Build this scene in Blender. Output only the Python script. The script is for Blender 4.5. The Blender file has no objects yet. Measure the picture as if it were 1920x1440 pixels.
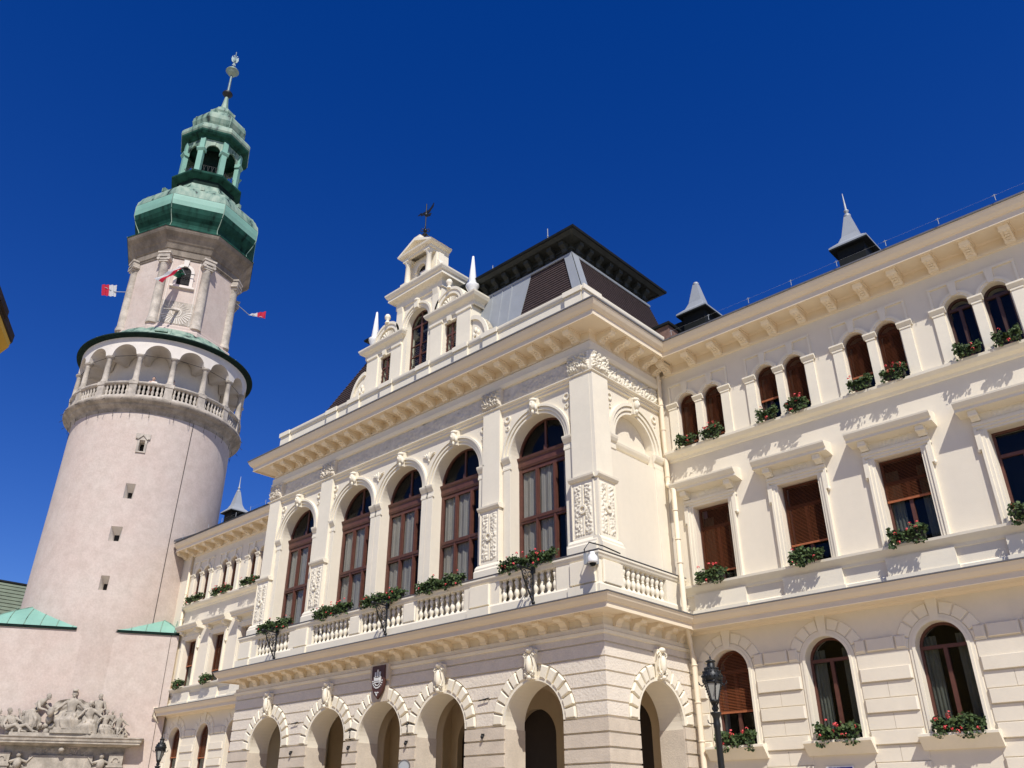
import bpy, bmesh, math, random
from mathutils import Vector, Matrix, noise
R = math.radians; PI = math.pi
sc = bpy.context.scene
COL = sc.collection
# ------------------------------------------------------------------ camera, sky, sun, exposure
cam = bpy.data.objects.new('camera', bpy.data.cameras.new('camera')); COL.objects.link(cam)
cam.data.sensor_width = 36.0; cam.data.lens = 36.0*1573.4/1920
cam.data.clip_start = 0.1; cam.data.clip_end = 3000
cam.location = (0, 0, 1.65); cam.rotation_euler = (R(90+27.565), 0, R(43.131))
sc.camera = cam
SUNV = Vector((1.35, -1.0, 1.98)).normalized()
SUN_EL = math.asin(SUNV.z); SUN_AZ = math.atan2(SUNV.x, SUNV.y)
w = bpy.data.worlds.new('World'); sc.world = w; w.use_nodes = True
nt = w.node_tree; bg = nt.nodes['Background']
sky = nt.nodes.new('ShaderNodeTexSky'); sky.sky_type = 'NISHITA'; sky.sun_disc = False
sky.sun_elevation = SUN_EL; sky.sun_rotation = SUN_AZ
sky.altitude = 400; sky.air_density = 1.0; sky.dust_density = 0.0; sky.ozone_density = 4.0
hs = nt.nodes.new('ShaderNodeHueSaturation'); hs.inputs['Saturation'].default_value = 1.355; hs.inputs['Hue'].default_value = 0.5245; hs.inputs['Value'].default_value = 1.34
nt.links.new(sky.outputs[0], hs.inputs['Color']); nt.links.new(hs.outputs[0], bg.inputs[0])
bg.inputs[1].default_value = 0.075
sun = bpy.data.objects.new('sun', bpy.data.lights.new('sun', 'SUN')); COL.objects.link(sun)
sun.data.energy = 4.6; sun.data.angle = R(0.55); sun.data.color = (1.0, 0.962, 0.90)
sun.rotation_euler = SUNV.to_track_quat('Z', 'Y').to_euler(); sun.location = (20, -20, 60)
sc.view_settings.view_transform = 'Standard'; sc.view_settings.look = 'None'
sc.view_settings.exposure = 0.15; sc.view_settings.gamma = 1.0
sc.cycles.max_bounces = 8; sc.cycles.diffuse_bounces = 5; sc.cycles.transparent_max_bounces = 12

# ------------------------------------------------------------------ materials
MATS = {}
def material(name, col, rough=0.8, var=0.0, vscale=1.0, bump=0.0, bscale=20.0, metal=0.0, col2=None, streak=False, spec=0.4, fine=0.0):
    m = bpy.data.materials.new(name); m.use_nodes = True
    n = m.node_tree.nodes; l = m.node_tree.links; b = n['Principled BSDF']
    b.inputs['Roughness'].default_value = rough; b.inputs['Metallic'].default_value = metal
    b.inputs['Specular IOR Level'].default_value = spec
    c4 = (*col, 1)
    tc = n.new('ShaderNodeNewGeometry')
    if var > 0:
        mp = n.new('ShaderNodeMapping'); l.new(tc.outputs['Position'], mp.inputs[0])
        if streak: mp.inputs['Scale'].default_value = (1, 1, 0.18)
        t = n.new('ShaderNodeTexNoise'); t.inputs['Scale'].default_value = vscale; t.inputs['Detail'].default_value = 7; t.inputs['Roughness'].default_value = 0.62
        l.new(mp.outputs[0], t.inputs['Vector'])
        rp = n.new('ShaderNodeValToRGB'); rp.color_ramp.elements[0].position = 0.36; rp.color_ramp.elements[1].position = 0.66
        d = col2 or tuple(c*(1-var) for c in col)
        rp.color_ramp.elements[0].color = (*d, 1); rp.color_ramp.elements[1].color = c4
        l.new(t.outputs['Fac'], rp.inputs[0])
        out = rp.outputs[0]
        if fine > 0:
            t3 = n.new('ShaderNodeTexNoise'); t3.inputs['Scale'].default_value = vscale*9; t3.inputs['Detail'].default_value = 4
            l.new(tc.outputs['Position'], t3.inputs['Vector'])
            mr = n.new('ShaderNodeMapRange'); mr.inputs[1].default_value = 0.3; mr.inputs[2].default_value = 0.7; mr.inputs[3].default_value = 1-fine; mr.inputs[4].default_value = 1.0
            l.new(t3.outputs['Fac'], mr.inputs[0])
            mx = n.new('ShaderNodeMix'); mx.data_type = 'RGBA'; mx.blend_type = 'MULTIPLY'; mx.inputs[0].default_value = 1
            l.new(out, mx.inputs[6]); l.new(mr.outputs[0], mx.inputs[7]); out = mx.outputs[2]
        l.new(out, b.inputs['Base Color'])
    else: b.inputs['Base Color'].default_value = c4
    if bump > 0:
        t2 = n.new('ShaderNodeTexNoise'); t2.inputs['Scale'].default_value = bscale; t2.inputs['Detail'].default_value = 4
        l.new(tc.outputs['Position'], t2.inputs['Vector'])
        bp = n.new('ShaderNodeBump'); bp.inputs['Strength'].default_value = bump; bp.inputs['Distance'].default_value = 0.03
        l.new(t2.outputs['Fac'], bp.inputs['Height']); l.new(bp.outputs[0], b.inputs['Normal'])
    MATS[name] = m; return m
wall_m = material('cream_plaster', (0.78, 0.705, 0.565), 0.85, 0.07, 0.5, 0.10, 30, fine=0.03, streak=True)
trim_m = material('white_trim', (0.815, 0.745, 0.595), 0.8, 0.06, 1.2, 0.06, 25, fine=0.03)
yel_m = material('bounce_yellow_paint', (0.805, 0.69, 0.51), 0.8, 0.05, 0.8, 0.05, 25)  # warm bounced light under the cornices put into this yellow; downpipes share it
rough_m = material('rough_cast_plaster', (0.77, 0.69, 0.57), 0.92, 0.08, 3.0, 0.6, 16, fine=0.08)
stone_m = material('sandstone', (0.635, 0.545, 0.43), 0.9, 0.14, 2.0, 0.35, 25, fine=0.08)
frieze_m = material('weathered_frieze', (0.79, 0.70, 0.555), 0.85, 0.2, 2.5, 0.1, 30, fine=0.08)
tower_m = material('pink_plaster', (0.66, 0.515, 0.43), 0.9, 0.0, 0.55, 0.25, 9, col2=None)
def tower_nodes(m):
    n = m.node_tree.nodes; l = m.node_tree.links; b = n['Principled BSDF']; g = n.new('ShaderNodeNewGeometry')
    last = None
    for sc_, a, c0, c1 in ((0.32, 'a', (0.565, 0.485, 0.42, 1), (0.555, 0.455, 0.392, 1)), (1.7, 'b', (0.91, 0.90, 0.89, 1), (1.02, 1.02, 1.02, 1)), (9.0, 'c', (0.93, 0.92, 0.91, 1), (1.02, 1.02, 1.02, 1))):
        t = n.new('ShaderNodeTexNoise'); t.inputs['Scale'].default_value = sc_; t.inputs['Detail'].default_value = 8; t.inputs['Roughness'].default_value = 0.65
        l.new(g.outputs['Position'], t.inputs['Vector'])
        r = n.new('ShaderNodeValToRGB'); r.color_ramp.elements[0].position = 0.36; r.color_ramp.elements[1].position = 0.6
        r.color_ramp.elements[0].color = c0; r.color_ramp.elements[1].color = c1; l.new(t.outputs['Fac'], r.inputs[0])
        if last is None: last = r.outputs[0]
        else:
            mx = n.new('ShaderNodeMix'); mx.data_type = 'RGBA'; mx.blend_type = 'MULTIPLY'; mx.inputs[0].default_value = 1
            l.new(last, mx.inputs[6]); l.new(r.outputs[0], mx.inputs[7]); last = mx.outputs[2]
    l.new(last, b.inputs['Base Color'])
tower_nodes(tower_m)
tstone_m = material('old_limestone', (0.60, 0.53, 0.44), 0.92, 0.42, 1.6, 0.5, 12, fine=0.15)
shaded_stone_m = material('shaded_stained_limestone', (0.34, 0.285, 0.225), 0.95, 0.5, 1.0, 0.4, 12, fine=0.15, streak=True)  # deep shade under the hood put into the base colour, streaky stains besides
corbel_m = material('stained_corbel_stone', (0.50, 0.43, 0.345), 0.92, 0.5, 1.3, 0.5, 8, fine=0.2)
twhite_m = material('lime_wash', (0.74, 0.68, 0.60), 0.9, 0.12, 1.2, 0.2, 12, fine=0.06)
statue_m = material('carved_sandstone', (0.52, 0.46, 0.375), 0.92, 0.42, 2.2, 0.4, 25, fine=0.15)
copper_m = material('green_copper', (0.22, 0.42, 0.32), 0.65, 0.0, 1.0)
def copper_nodes(m, light, dark, black):
    n = m.node_tree.nodes; l = m.node_tree.links; b = n['Principled BSDF']; g = n.new('ShaderNodeNewGeometry')
    mp = n.new('ShaderNodeMapping'); mp.inputs['Scale'].default_value = (1, 1, 0.22); l.new(g.outputs['Position'], mp.inputs[0])
    t = n.new('ShaderNodeTexNoise'); t.inputs['Scale'].default_value = 2.0; t.inputs['Detail'].default_value = 8; l.new(mp.outputs[0], t.inputs['Vector'])
    r = n.new('ShaderNodeValToRGB'); e = r.color_ramp.elements
    e[0].position = 0.34; e[0].color = (*black, 1); e[1].position = 0.62; e[1].color = (*light, 1)
    x = e.new(0.42); x.color = (*dark, 1)
    l.new(t.outputs['Fac'], r.inputs[0]); l.new(r.outputs[0], b.inputs['Base Color'])
copper_nodes(copper_m, (0.275, 0.355, 0.27), (0.145, 0.235, 0.18), (0.018, 0.03, 0.024))
copper2_m = material('shaded_green_copper', (0.1, 0.3, 0.2), 0.85, spec=0.1)  # underside shade of hood and lantern put into this copper's colour
copper_nodes(copper2_m, (0.018, 0.075, 0.054), (0.012, 0.05, 0.036), (0.006, 0.022, 0.016))
copper3_m = material('bright_copper', (0.215, 0.415, 0.325), 0.6, 0.16, 0.7)
lead_m = material('black_weathered_copper', (0.012, 0.028, 0.022), 0.85, 0.4, 2.0, spec=0.1)
finial_m = material('dull_spire_metal', (0.16, 0.22, 0.22), 0.5, 0.2, 3, metal=0.2)
gold_m = material('grey_green_metal', (0.28, 0.36, 0.30), 0.45, 0.2, 3, metal=0.4)
brown_m = material('brown_window_wood', (0.12, 0.046, 0.031), 0.5, 0.25, 6, 0.05, 40)
dbrown_m = material('dark_window_wood', (0.06, 0.026, 0.018), 0.5, 0.2, 6)
blind_m = material('wooden_blind', (0.40, 0.125, 0.046), 0.6, 0.25, 8, 0.05, 40)
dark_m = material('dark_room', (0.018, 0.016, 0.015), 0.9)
door_m = material('dark_door_wood', (0.03, 0.018, 0.012), 0.5, 0.2, 5)
dcurtain_m = material('dim_net_curtain', (0.15, 0.15, 0.125), 0.9, 0.2, 3)
curtain_m = material('grey_curtain', (0.40, 0.35, 0.315), 0.9, 0.10, 3)
slate_m = material('brown_slate', (0.092, 0.060, 0.056), 0.75, 0.4, 9.0, fine=0.5)
zinc_m = material('grey_zinc_sheet', (0.36, 0.38, 0.39), 0.55, 0.10, 1.4, metal=0.2)
droof_m = material('black_painted_metal', (0.012, 0.014, 0.013), 0.7, 0.4, 2.0, spec=0.2)
soff_m = material('dark_roof_soffit', (0.03, 0.034, 0.03), 0.7, 0.4, 2.5)
gutter_m = material('grey_gutter_metal', (0.17, 0.165, 0.165), 0.5, 0.15, 3, metal=0.3)
iron_m = material('black_iron', (0.012, 0.013, 0.013), 0.45, 0.3, 8, 0.1, 60)
leaf_m = material('geranium_leaves', (0.085, 0.14, 0.035), 0.65, 0.0, 14, col2=None, spec=0.25)
def leaf_nodes(m, a, c, s):
    n = m.node_tree.nodes; l = m.node_tree.links; b = n['Principled BSDF']; g = n.new('ShaderNodeNewGeometry')
    r = n.new('ShaderNodeValToRGB'); r.color_ramp.elements[0].color = (*a, 1); r.color_ramp.elements[1].color = (*c, 1)
    l.new(g.outputs['Random Per Island'], r.inputs[0]); l.new(r.outputs[0], b.inputs['Base Color'])
leaf_nodes(leaf_m, (0.018, 0.038, 0.012), (0.078, 0.115, 0.034), 1)
flower_m = material('red_petals', (0.62, 0.05, 0.06), 0.6); leaf_nodes(flower_m, (0.58, 0.02, 0.025), (0.75, 0.12, 0.12), 1)
planter_m = material('dark_planter', (0.03, 0.028, 0.022), 0.7)
white_m = material('white_enamel', (0.78, 0.78, 0.76), 0.35)
red_m = material('red_cloth', (0.68, 0.03, 0.07), 0.8); wcloth_m = material('white_cloth', (0.78, 0.77, 0.75), 0.8); gcloth_m = material('green_cloth', (0.03, 0.16, 0.09), 0.8)
blue_m = material('blue_enamel', (0.02, 0.03, 0.30), 0.4)
milk_m = material('milky_lamp_glass', (0.30, 0.30, 0.27), 0.25)
skin_m = material('skin', (0.55, 0.36, 0.27), 0.6); hair_m = material('brown_hair', (0.06, 0.035, 0.02), 0.7); shirt_m = material('pale_shirt', (0.62, 0.58, 0.52), 0.8); dshirt_m = material('dark_jacket', (0.04, 0.04, 0.05), 0.8)
shield_m = material('dark_carved_wood', (0.085, 0.03, 0.02), 0.5, 0.2, 6)
silver_m = material('silver_paint', (0.62, 0.62, 0.60), 0.5)
yhouse_m = material('yellow_plaster', (0.62, 0.42, 0.08), 0.85, 0.1, 1.0, 0.1, 20)
grtile_m = material('mossy_green_tiles', (0.19, 0.225, 0.16), 0.85, 0.25, 0.8)
ytile_m = material('dark_roof_tiles', (0.03, 0.02, 0.018), 0.8, 0.3, 3)
tie_m = material('rusty_tie_rod', (0.035, 0.028, 0.024), 0.7)
porch_m = material('shaded_porch_plaster', (0.54, 0.43, 0.29), 0.9, 0.1, 1.5, 0.1, 20)  # the porch's inner shade is put into this browner plaster colour
shade_st_m = material('niche_dark', (0.03, 0.028, 0.026), 0.9)
brick_m = material('chimney_brick', (0.22, 0.13, 0.10), 0.9, 0.4, 6, 0.3, 15)
pave_m = material('square_paving', (0.58, 0.485, 0.365), 0.9, 0.2, 0.6, 0.2, 6, fine=0.1)
def translucent(m):
    n = m.node_tree.nodes; l = m.node_tree.links; b = n['Principled BSDF']; o = n['Material Output']
    t = n.new('ShaderNodeBsdfTranslucent'); t.inputs[0].default_value = b.inputs['Base Color'].default_value
    mx = n.new('ShaderNodeMixShader'); mx.inputs[0].default_value = 0.5; l.new(b.outputs[0], mx.inputs[1]); l.new(t.outputs[0], mx.inputs[2]); l.new(mx.outputs[0], o.inputs[0])
for m_ in (red_m, wcloth_m, gcloth_m): translucent(m_)
def glass_material():
    m = bpy.data.materials.new('window_glass'); m.use_nodes = True; n = m.node_tree.nodes; l = m.node_tree.links
    n.remove(n['Principled BSDF']); o = n['Material Output']
    tr = n.new('ShaderNodeBsdfTransparent'); tr.inputs[0].default_value = (0.86, 0.88, 0.87, 1)
    gl = n.new('ShaderNodeBsdfGlossy'); gl.inputs['Roughness'].default_value = 0.03
    fr = n.new('ShaderNodeLayerWeight'); fr.inputs[0].default_value = 0.5; pw = n.new('ShaderNodeMath'); pw.operation = 'POWER'; pw.inputs[1].default_value = 5.0; ml = n.new('ShaderNodeMath'); ml.operation = 'MULTIPLY_ADD'; ml.inputs[1].default_value = 0.9; ml.inputs[2].default_value = 0.014; l.new(fr.outputs['Facing'], pw.inputs[0]); l.new(pw.outputs[0], ml.inputs[0]); mx = n.new('ShaderNodeMixShader')
    l.new(ml.outputs[0], mx.inputs[0]); l.new(tr.outputs[0], mx.inputs[1]); l.new(gl.outputs[0], mx.inputs[2]); l.new(mx.outputs[0], o.inputs[0]); return m
glass_m = glass_material()

# ------------------------------------------------------------------ mesh building
class Fr:                                   # a vertical wall frame: u along the wall, z up, o outward (to the right of u)
    def __init__(s, ox, oy, ux=1.0, uy=0.0): s.o = (ox, oy); s.u = (ux, uy); s.n = (uy, -ux)
    def p(s, u, z, o): return (s.o[0]+u*s.u[0]+o*s.n[0], s.o[1]+u*s.u[1]+o*s.n[1], z)
class MB:
    def __init__(s): s.v = []; s.f = []; s.sm = []; s.marks = []
    def cut(s):                                               # what follows is another piece, an object of its own
        if s.f and (not s.marks or s.marks[-1][1] != len(s.f)): s.marks.append((len(s.v), len(s.f)))
    def pieces(s):
        e = [(0, 0)]+s.marks+[(len(s.v), len(s.f))]; out = []
        for (v0, f0), (v1, f1) in zip(e, e[1:]):
            if f1 > f0: q = MB(); q.v = s.v[v0:v1]; q.f = [tuple(i-v0 for i in t) for t in s.f[f0:f1]]; q.sm = s.sm[f0:f1]; out.append(q)
        return out
    def quad_grid(s, rows, close=False, smooth=False):       # rows of equal length
        b = len(s.v); n = len(rows[0])
        for r in rows: s.v += [tuple(q) for q in r]
        for i in range(len(rows)-1):
            for j in range(n if close else n-1):
                k = (j+1) % n; s.f.append((b+i*n+j, b+i*n+k, b+(i+1)*n+k, b+(i+1)*n+j)); s.sm.append(smooth)
    def face(s, pts): b = len(s.v); s.v += [tuple(q) for q in pts]; s.f.append(tuple(range(b, b+len(pts)))); s.sm.append(False)
    def hexa(s, a, b_):                                       # two quads joined
        b = len(s.v); s.v += [tuple(q) for q in a]+[tuple(q) for q in b_]; n = len(a)
        s.f.append(tuple(range(b+n-1, b-1, -1))); s.f.append(tuple(range(b+n, b+2*n))); s.sm += [False, False]
        for i in range(n): j = (i+1) % n; s.f.append((b+i, b+j, b+n+j, b+n+i)); s.sm.append(False)
    def box(s, fr, u0, u1, z0, z1, o0, o1):
        s.hexa([fr.p(u0, z0, o0), fr.p(u1, z0, o0), fr.p(u1, z1, o0), fr.p(u0, z1, o0)], [fr.p(u0, z0, o1), fr.p(u1, z0, o1), fr.p(u1, z1, o1), fr.p(u0, z1, o1)])
    def cbox(s, x0, x1, y0, y1, z0, z1): s.box(Fr(0, 0), x0, x1, z0, z1, -y1, -y0)
    def prism(s, fr, pts, o0, o1, inset=0.0):                 # polygon in (u,z); inset shrinks the front for a bevel
        if inset:
            cu = sum(p[0] for p in pts)/len(pts); cz = sum(p[1] for p in pts)/len(pts)
            q = []
            for (u, z) in pts:
                d = math.hypot(u-cu, z-cz); k = max(0.2, (d-inset*1.3)/d); q.append((cu+(u-cu)*k, cz+(z-cz)*k))
        else: q = pts
        if inset:
            om = o1-inset
            s.hexa([fr.p(u, z, o0) for u, z in pts], [fr.p(u, z, om) for u, z in pts])
            s.hexa([fr.p(u, z, om+0.001) for u, z in pts], [fr.p(u, z, o1) for u, z in q])
        else: s.hexa([fr.p(u, z, o0) for u, z in pts], [fr.p(u, z, o1) for u, z in q])
    def extr(s, fr, prof, u0, u1): s.hexa([fr.p(u0, z, o) for o, z in prof], [fr.p(u1, z, o) for o, z in prof])
    def ring(s, fr, cu, cz, r0, r1, a0, a1, o0, o1, n=24):   # flat ring sector, angles in degrees
        A = [R(a0+(a1-a0)*i/n) for i in range(n+1)]
        rows = [[fr.p(cu+r*math.cos(a), cz+r*math.sin(a), o) for a in A] for r, o in ((r0, o0), (r0, o1), (r1, o1), (r1, o0))]
        s.quad_grid(rows)
        for i in (0, n): s.face([rows[k][i] for k in range(4)])
    def sweep(s, path, prof, caps=True):                     # plan polyline, profile of (outward, z)
        n = len(path); offs = []
        for i in range(n):
            ns = []
            for a, b in ((i-1, i), (i, i+1)):
                if a >= 0 and b < n:
                    dx, dy = path[b][0]-path[a][0], path[b][1]-path[a][1]; L = math.hypot(dx, dy); ns.append((dy/L, -dx/L))
            if len(ns) == 1: offs.append(ns[0])
            else:
                k = 1+ns[0][0]*ns[1][0]+ns[0][1]*ns[1][1]; offs.append(((ns[0][0]+ns[1][0])/k, (ns[0][1]+ns[1][1])/k))
        rows = [[(path[i][0]+o*offs[i][0], path[i][1]+o*offs[i][1], z) for i in range(n)] for o, z in prof]
        s.quad_grid(rows)
        if caps:
            for i in (0, n-1): s.face([r[i] for r in rows])
    def tube(s, pts, r, n=6, smooth=True):
        P = [Vector(p) for p in pts]; rad = r if isinstance(r, (list, tuple)) else [r]*len(P); rows = []
        for i, p in enumerate(P):
            t = (P[min(i+1, len(P)-1)]-P[max(i-1, 0)]).normalized()
            a = Vector((0, 0, 1)) if abs(t.z) < 0.9 else Vector((1, 0, 0)); x = t.cross(a).normalized(); y = t.cross(x)
            rows.append([p+(x*math.cos(2*PI*k/n)+y*math.sin(2*PI*k/n))*rad[i] for k in range(n)])
        s.quad_grid(rows, True, smooth); s.face(rows[0][::-1]); s.face(rows[-1])
    def lathe(s, prof, c=(0, 0, 0), n=16, phase=0.0, smooth=True, arc=None):
        A = [phase+2*PI*k/n for k in range(n)]
        rows = [[(c[0]+r*math.cos(a), c[1]+r*math.sin(a), c[2]+z) for a in A] for r, z in prof]
        s.quad_grid(rows, True, smooth)
        if prof[0][0] > 1e-4: s.face(rows[0][::-1])
        if prof[-1][0] > 1e-4: s.face(rows[-1])
    def ell(s, c, r, n=10, m=8):
        rows = []
        for i in range(m+1):
            t = -PI/2+PI*i/m; rows.append([(c[0]+r[0]*math.cos(t)*math.cos(2*PI*k/n), c[1]+r[1]*math.cos(t)*math.sin(2*PI*k/n), c[2]+r[2]*math.sin(t)) for k in range(n)])
        s.quad_grid(rows, True, True)
    def holed(s, fr, outer, holes, o0, o1):                  # wall slab with openings
        bm = bmesh.new(); es = []; loops = []
        for lp in [outer]+holes:
            vs = [bm.verts.new((u, z, 0)) for u, z in lp]
            for i in range(len(vs)): es.append(bm.edges.new((vs[i], vs[(i+1) % len(vs)])))
        bm.verts.index_update()
        bmesh.ops.triangle_fill(bm, use_beauty=True, edges=es)
        co = [(q.co.x, q.co.y) for q in bm.verts]; tris = [[q.index for q in f.verts] for f in bm.faces]
        bm.free(); b = len(s.v); n = len(co)
        s.v += [fr.p(u, z, o1) for u, z in co]+[fr.p(u, z, o0) for u, z in co]
        for t in tris: s.f.append(tuple(b+i for i in t)); s.f.append(tuple(b+n+i for i in t[::-1])); s.sm += [False, False]
        k = 0
        for lp in [outer]+holes:
            m = len(lp)
            for i in range(m): a = k+i; c = k+(i+1) % m; s.f.append((b+a, b+c, b+n+c, b+n+a)); s.sm.append(False)
            k += m
    def mesh(s, name, shift=(0, 0, 0)):
        me = bpy.data.meshes.new(name)
        me.from_pydata([(x-shift[0], y-shift[1], z-shift[2]) for x, y, z in s.v], [], s.f); me.update()
        bm = bmesh.new(); bm.from_mesh(me); bmesh.ops.recalc_face_normals(bm, faces=bm.faces); bm.to_mesh(me); bm.free()
        if any(s.sm): me.polygons.foreach_set('use_smooth', s.sm)
        return me
ORI = {}
def thing(name, label, cat, loc=(0, 0, 0), group=None, rz=0.0):
    o = bpy.data.objects.new(name, None); COL.objects.link(o); o.empty_display_size = 0.3
    o.location = loc; o.rotation_euler = (0, 0, rz); o['label'] = label; o['category'] = cat
    if group: o['group'] = group
    ORI[o.name] = tuple(loc); return o
def part(name, mb, mat, parent, local=False, label=None):
    if isinstance(mb, MB) and mb.marks:
        for q in mb.pieces(): o = part(name, q, mat, parent, local, label)
        return o
    sh = (0, 0, 0) if local else ORI[parent.name]
    me = mb.mesh(name, sh) if isinstance(mb, MB) else mb
    o = bpy.data.objects.new(name, me); COL.objects.link(o); o.parent = parent
    if not me.materials: me.materials.append(mat)
    ORI[o.name] = sh
    if label: o['label'] = label
    return o
def struct(name, mb, mat):
    me = mb.mesh(name); o = bpy.data.objects.new(name, me); COL.objects.link(o); me.materials.append(mat); o['kind'] = 'structure'; return o
def copy_tree(src, loc=None, rz=None, label=None, parent=None):
    c = src.copy(); COL.objects.link(c)
    if parent: c.parent = parent
    if loc is not None: c.location = loc
    if rz is not None: c.rotation_euler = (0, 0, rz)
    if label: c['label'] = label
    for ch in list(src.children): copy_tree(ch, parent=c)
    return c
def arch(c, h, z0, zs, n=20):                               # opening outline with a round head
    return [(c-h, z0), (c+h, z0)]+[(c+h*math.cos(PI*i/n), zs+h*math.sin(PI*i/n)) for i in range(n+1)]
def rect(u0, u1, z0, z1): return [(u0, z0), (u1, z0), (u1, z1), (u0, z1)]
def relief(mb, fr, u0, u1, z0, z1, o, h, step=0.035, seed=1, dens=9.0):     # carved scrollwork panel
    rnd = random.Random(seed); W = u1-u0; H = z1-z0
    cs = [(rnd.uniform(u0, u1), rnd.uniform(z0, z1), rnd.uniform(45, 75), rnd.uniform(0, 6)) for _ in range(max(3, int(W*H*dens)))]
    nu = max(2, int(W/step)); nz = max(2, int(H/step)); rows = []
    for j in range(nz+1):
        row = []
        for i in range(nu+1):
            u = u0+W*i/nu; z = z0+H*j/nz
            best = min(((u-c[0])**2+(z-c[1])**2, c) for c in cs)
            d = math.sqrt(best[0]); c = best[1]; a = math.atan2(z-c[1], u-c[0])
            q = 0.5+0.5*math.sin(d*c[2]+a*1.0+c[3])+0.35*math.sin(a*5+c[3])
            e = min(1, min(i, nu-i, j, nz-j)/1.5)
            row.append(fr.p(u, z, o+e*h*max(0.0, min(1.0, q))))
        rows.append(row)
    mb.quad_grid(rows, False, True)
# ------------------------------------------------------------------ ground
g = MB(); g.face([(-1500, -1500, 0), (1500, -1500, 0), (1500, 1500, 0), (-1500, 1500, 0)])
struct('ground', g, pave_m)
# ------------------------------------------------------------------ town hall
CX = -24.7
TH = thing('town_hall', 'cream neo-renaissance town hall with projecting arcaded centre, stepped gable and mansard roof', 'town hall', (CX, 24, 0))
FW = Fr(0, 24.1)                       # wing front plane, u = world X
FU = Fr(0, 20.0)                       # upper storey of the projecting centre
FG = Fr(0, 19.7)                       # ground floor arcade
SU = Fr(-15.1, 0, 0, 1)                # right flank, u = world Y
SG = Fr(-14.87, 0, 0, 1)
AXW = [CX-7.15, CX-3.12, CX, CX+3.12, CX+7.15]
BAYR = [-13.45+3.1*i for i in range(5)]
BAYL = [2*CX-b for b in BAYR]
XL, XR = -51.3, 2.1
pathC = [(-50.7, 24.1), (-34.3, 24.1), (-34.3, 20.0), (-15.1, 20.0), (-15.1, 24.1), (XR, 24.1), (XR, 38)]
pathL = [(XL+1.55, 24.1), (-34.53, 24.1), (-34.53, 19.7), (-14.87, 19.7), (-14.87, 24.1), (XR, 24.1), (XR, 38)]

# ---- wing walls with their openings
for (x0, x1, bays) in ((XL, -34.3, BAYL), (-15.1, XR, BAYR)):
    m = MB(); holes = []
    for c in bays:
        holes += [arch(c, 0.64, 3.62, 5.73), rect(c-0.66, c+0.66, 8.5, 11.12), arch(c-0.51, 0.36, 13.38, 15.06, 14), arch(c+0.51, 0.36, 13.38, 15.06, 14)]
    m.holed(FW, rect(x0, x1, 0, 17.0), holes, -0.62, 0)
    part('wall', m, wall_m, TH)
m = MB(); m.cbox(XR-0.62, XR, 24.1+0.62, 38, 0, 17); m.cbox(XL, XR, 37.6, 38, 0, 17); part('wall', m, wall_m, TH)
m = MB()
for c in BAYL+BAYR:
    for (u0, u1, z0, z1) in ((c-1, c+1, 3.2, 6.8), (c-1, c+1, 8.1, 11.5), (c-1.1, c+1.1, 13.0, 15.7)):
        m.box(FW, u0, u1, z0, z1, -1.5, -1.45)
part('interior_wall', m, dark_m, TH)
# ---- projecting centre: upper walls, flank, ground arcade
m = MB(); m.holed(FU, rect(-34.3, -15.1, 7.3, 17.0), [arch(c, 1.25, 9.0, 13.05, 28) for c in AXW], -0.55, 0); part('wall', m, wall_m, TH)
m = MB(); m.holed(SU, rect(20.0, 24.1, 7.3, 17.0), [arch(22.26, 1.12, 12.62, 13.12)], -0.28, 0.0)
m.box(SU, 20.9, 23.6, 12.0, 14.6, -0.4, -0.285); part('wall', m, wall_m, TH)
m = MB(); m.cbox(-34.3, -33.9, 20.55, 24.1, 0, 17); part('wall', m, wall_m, TH)
m = MB(); m.holed(FG, rect(-34.53, -14.87, 0, 7.3), [arch(c, 1.17, -0.1 if False else 0.02, 4.23, 28) for c in AXW], -0.85, 0); part('arcade_wall', m, wall_m, TH)
m = MB(); m.holed(SG, rect(19.7+0.85, 24.1, 0, 7.3), [arch(22.27, 1.17, 0.02, 4.23, 28)], -0.85, 0); part('arcade_wall', m, wall_m, TH)
# porch interior: ceiling, cross arches, rear wall with dark doorways
m = MB(); m.cbox(-34.1, -15.72, 20.55, 24.3, 6.25, 6.5); part('porch_ceiling', m, porch_m, TH)
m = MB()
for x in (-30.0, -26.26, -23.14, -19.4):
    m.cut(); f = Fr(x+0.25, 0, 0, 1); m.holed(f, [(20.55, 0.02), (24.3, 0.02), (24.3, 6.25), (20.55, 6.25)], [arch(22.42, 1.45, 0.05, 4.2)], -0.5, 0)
part('porch_arch', m, porch_m, TH)
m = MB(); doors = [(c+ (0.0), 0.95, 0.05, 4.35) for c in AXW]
m.holed(Fr(0, 24.3), rect(-34.1, -15.0, 0.02, 6.25), [arch(c, h, z0+0.02, zs) for c, h, z0, zs in doors], -0.3, 0); part('porch_rear_wall', m, porch_m, TH)
m = MB()
for c in AXW: m.cut(); m.box(Fr(0, 24.5), c-1.1, c+1.1, 0.02, 5.6, -0.1, -0.05)
part('door', m, door_m, TH)

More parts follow.
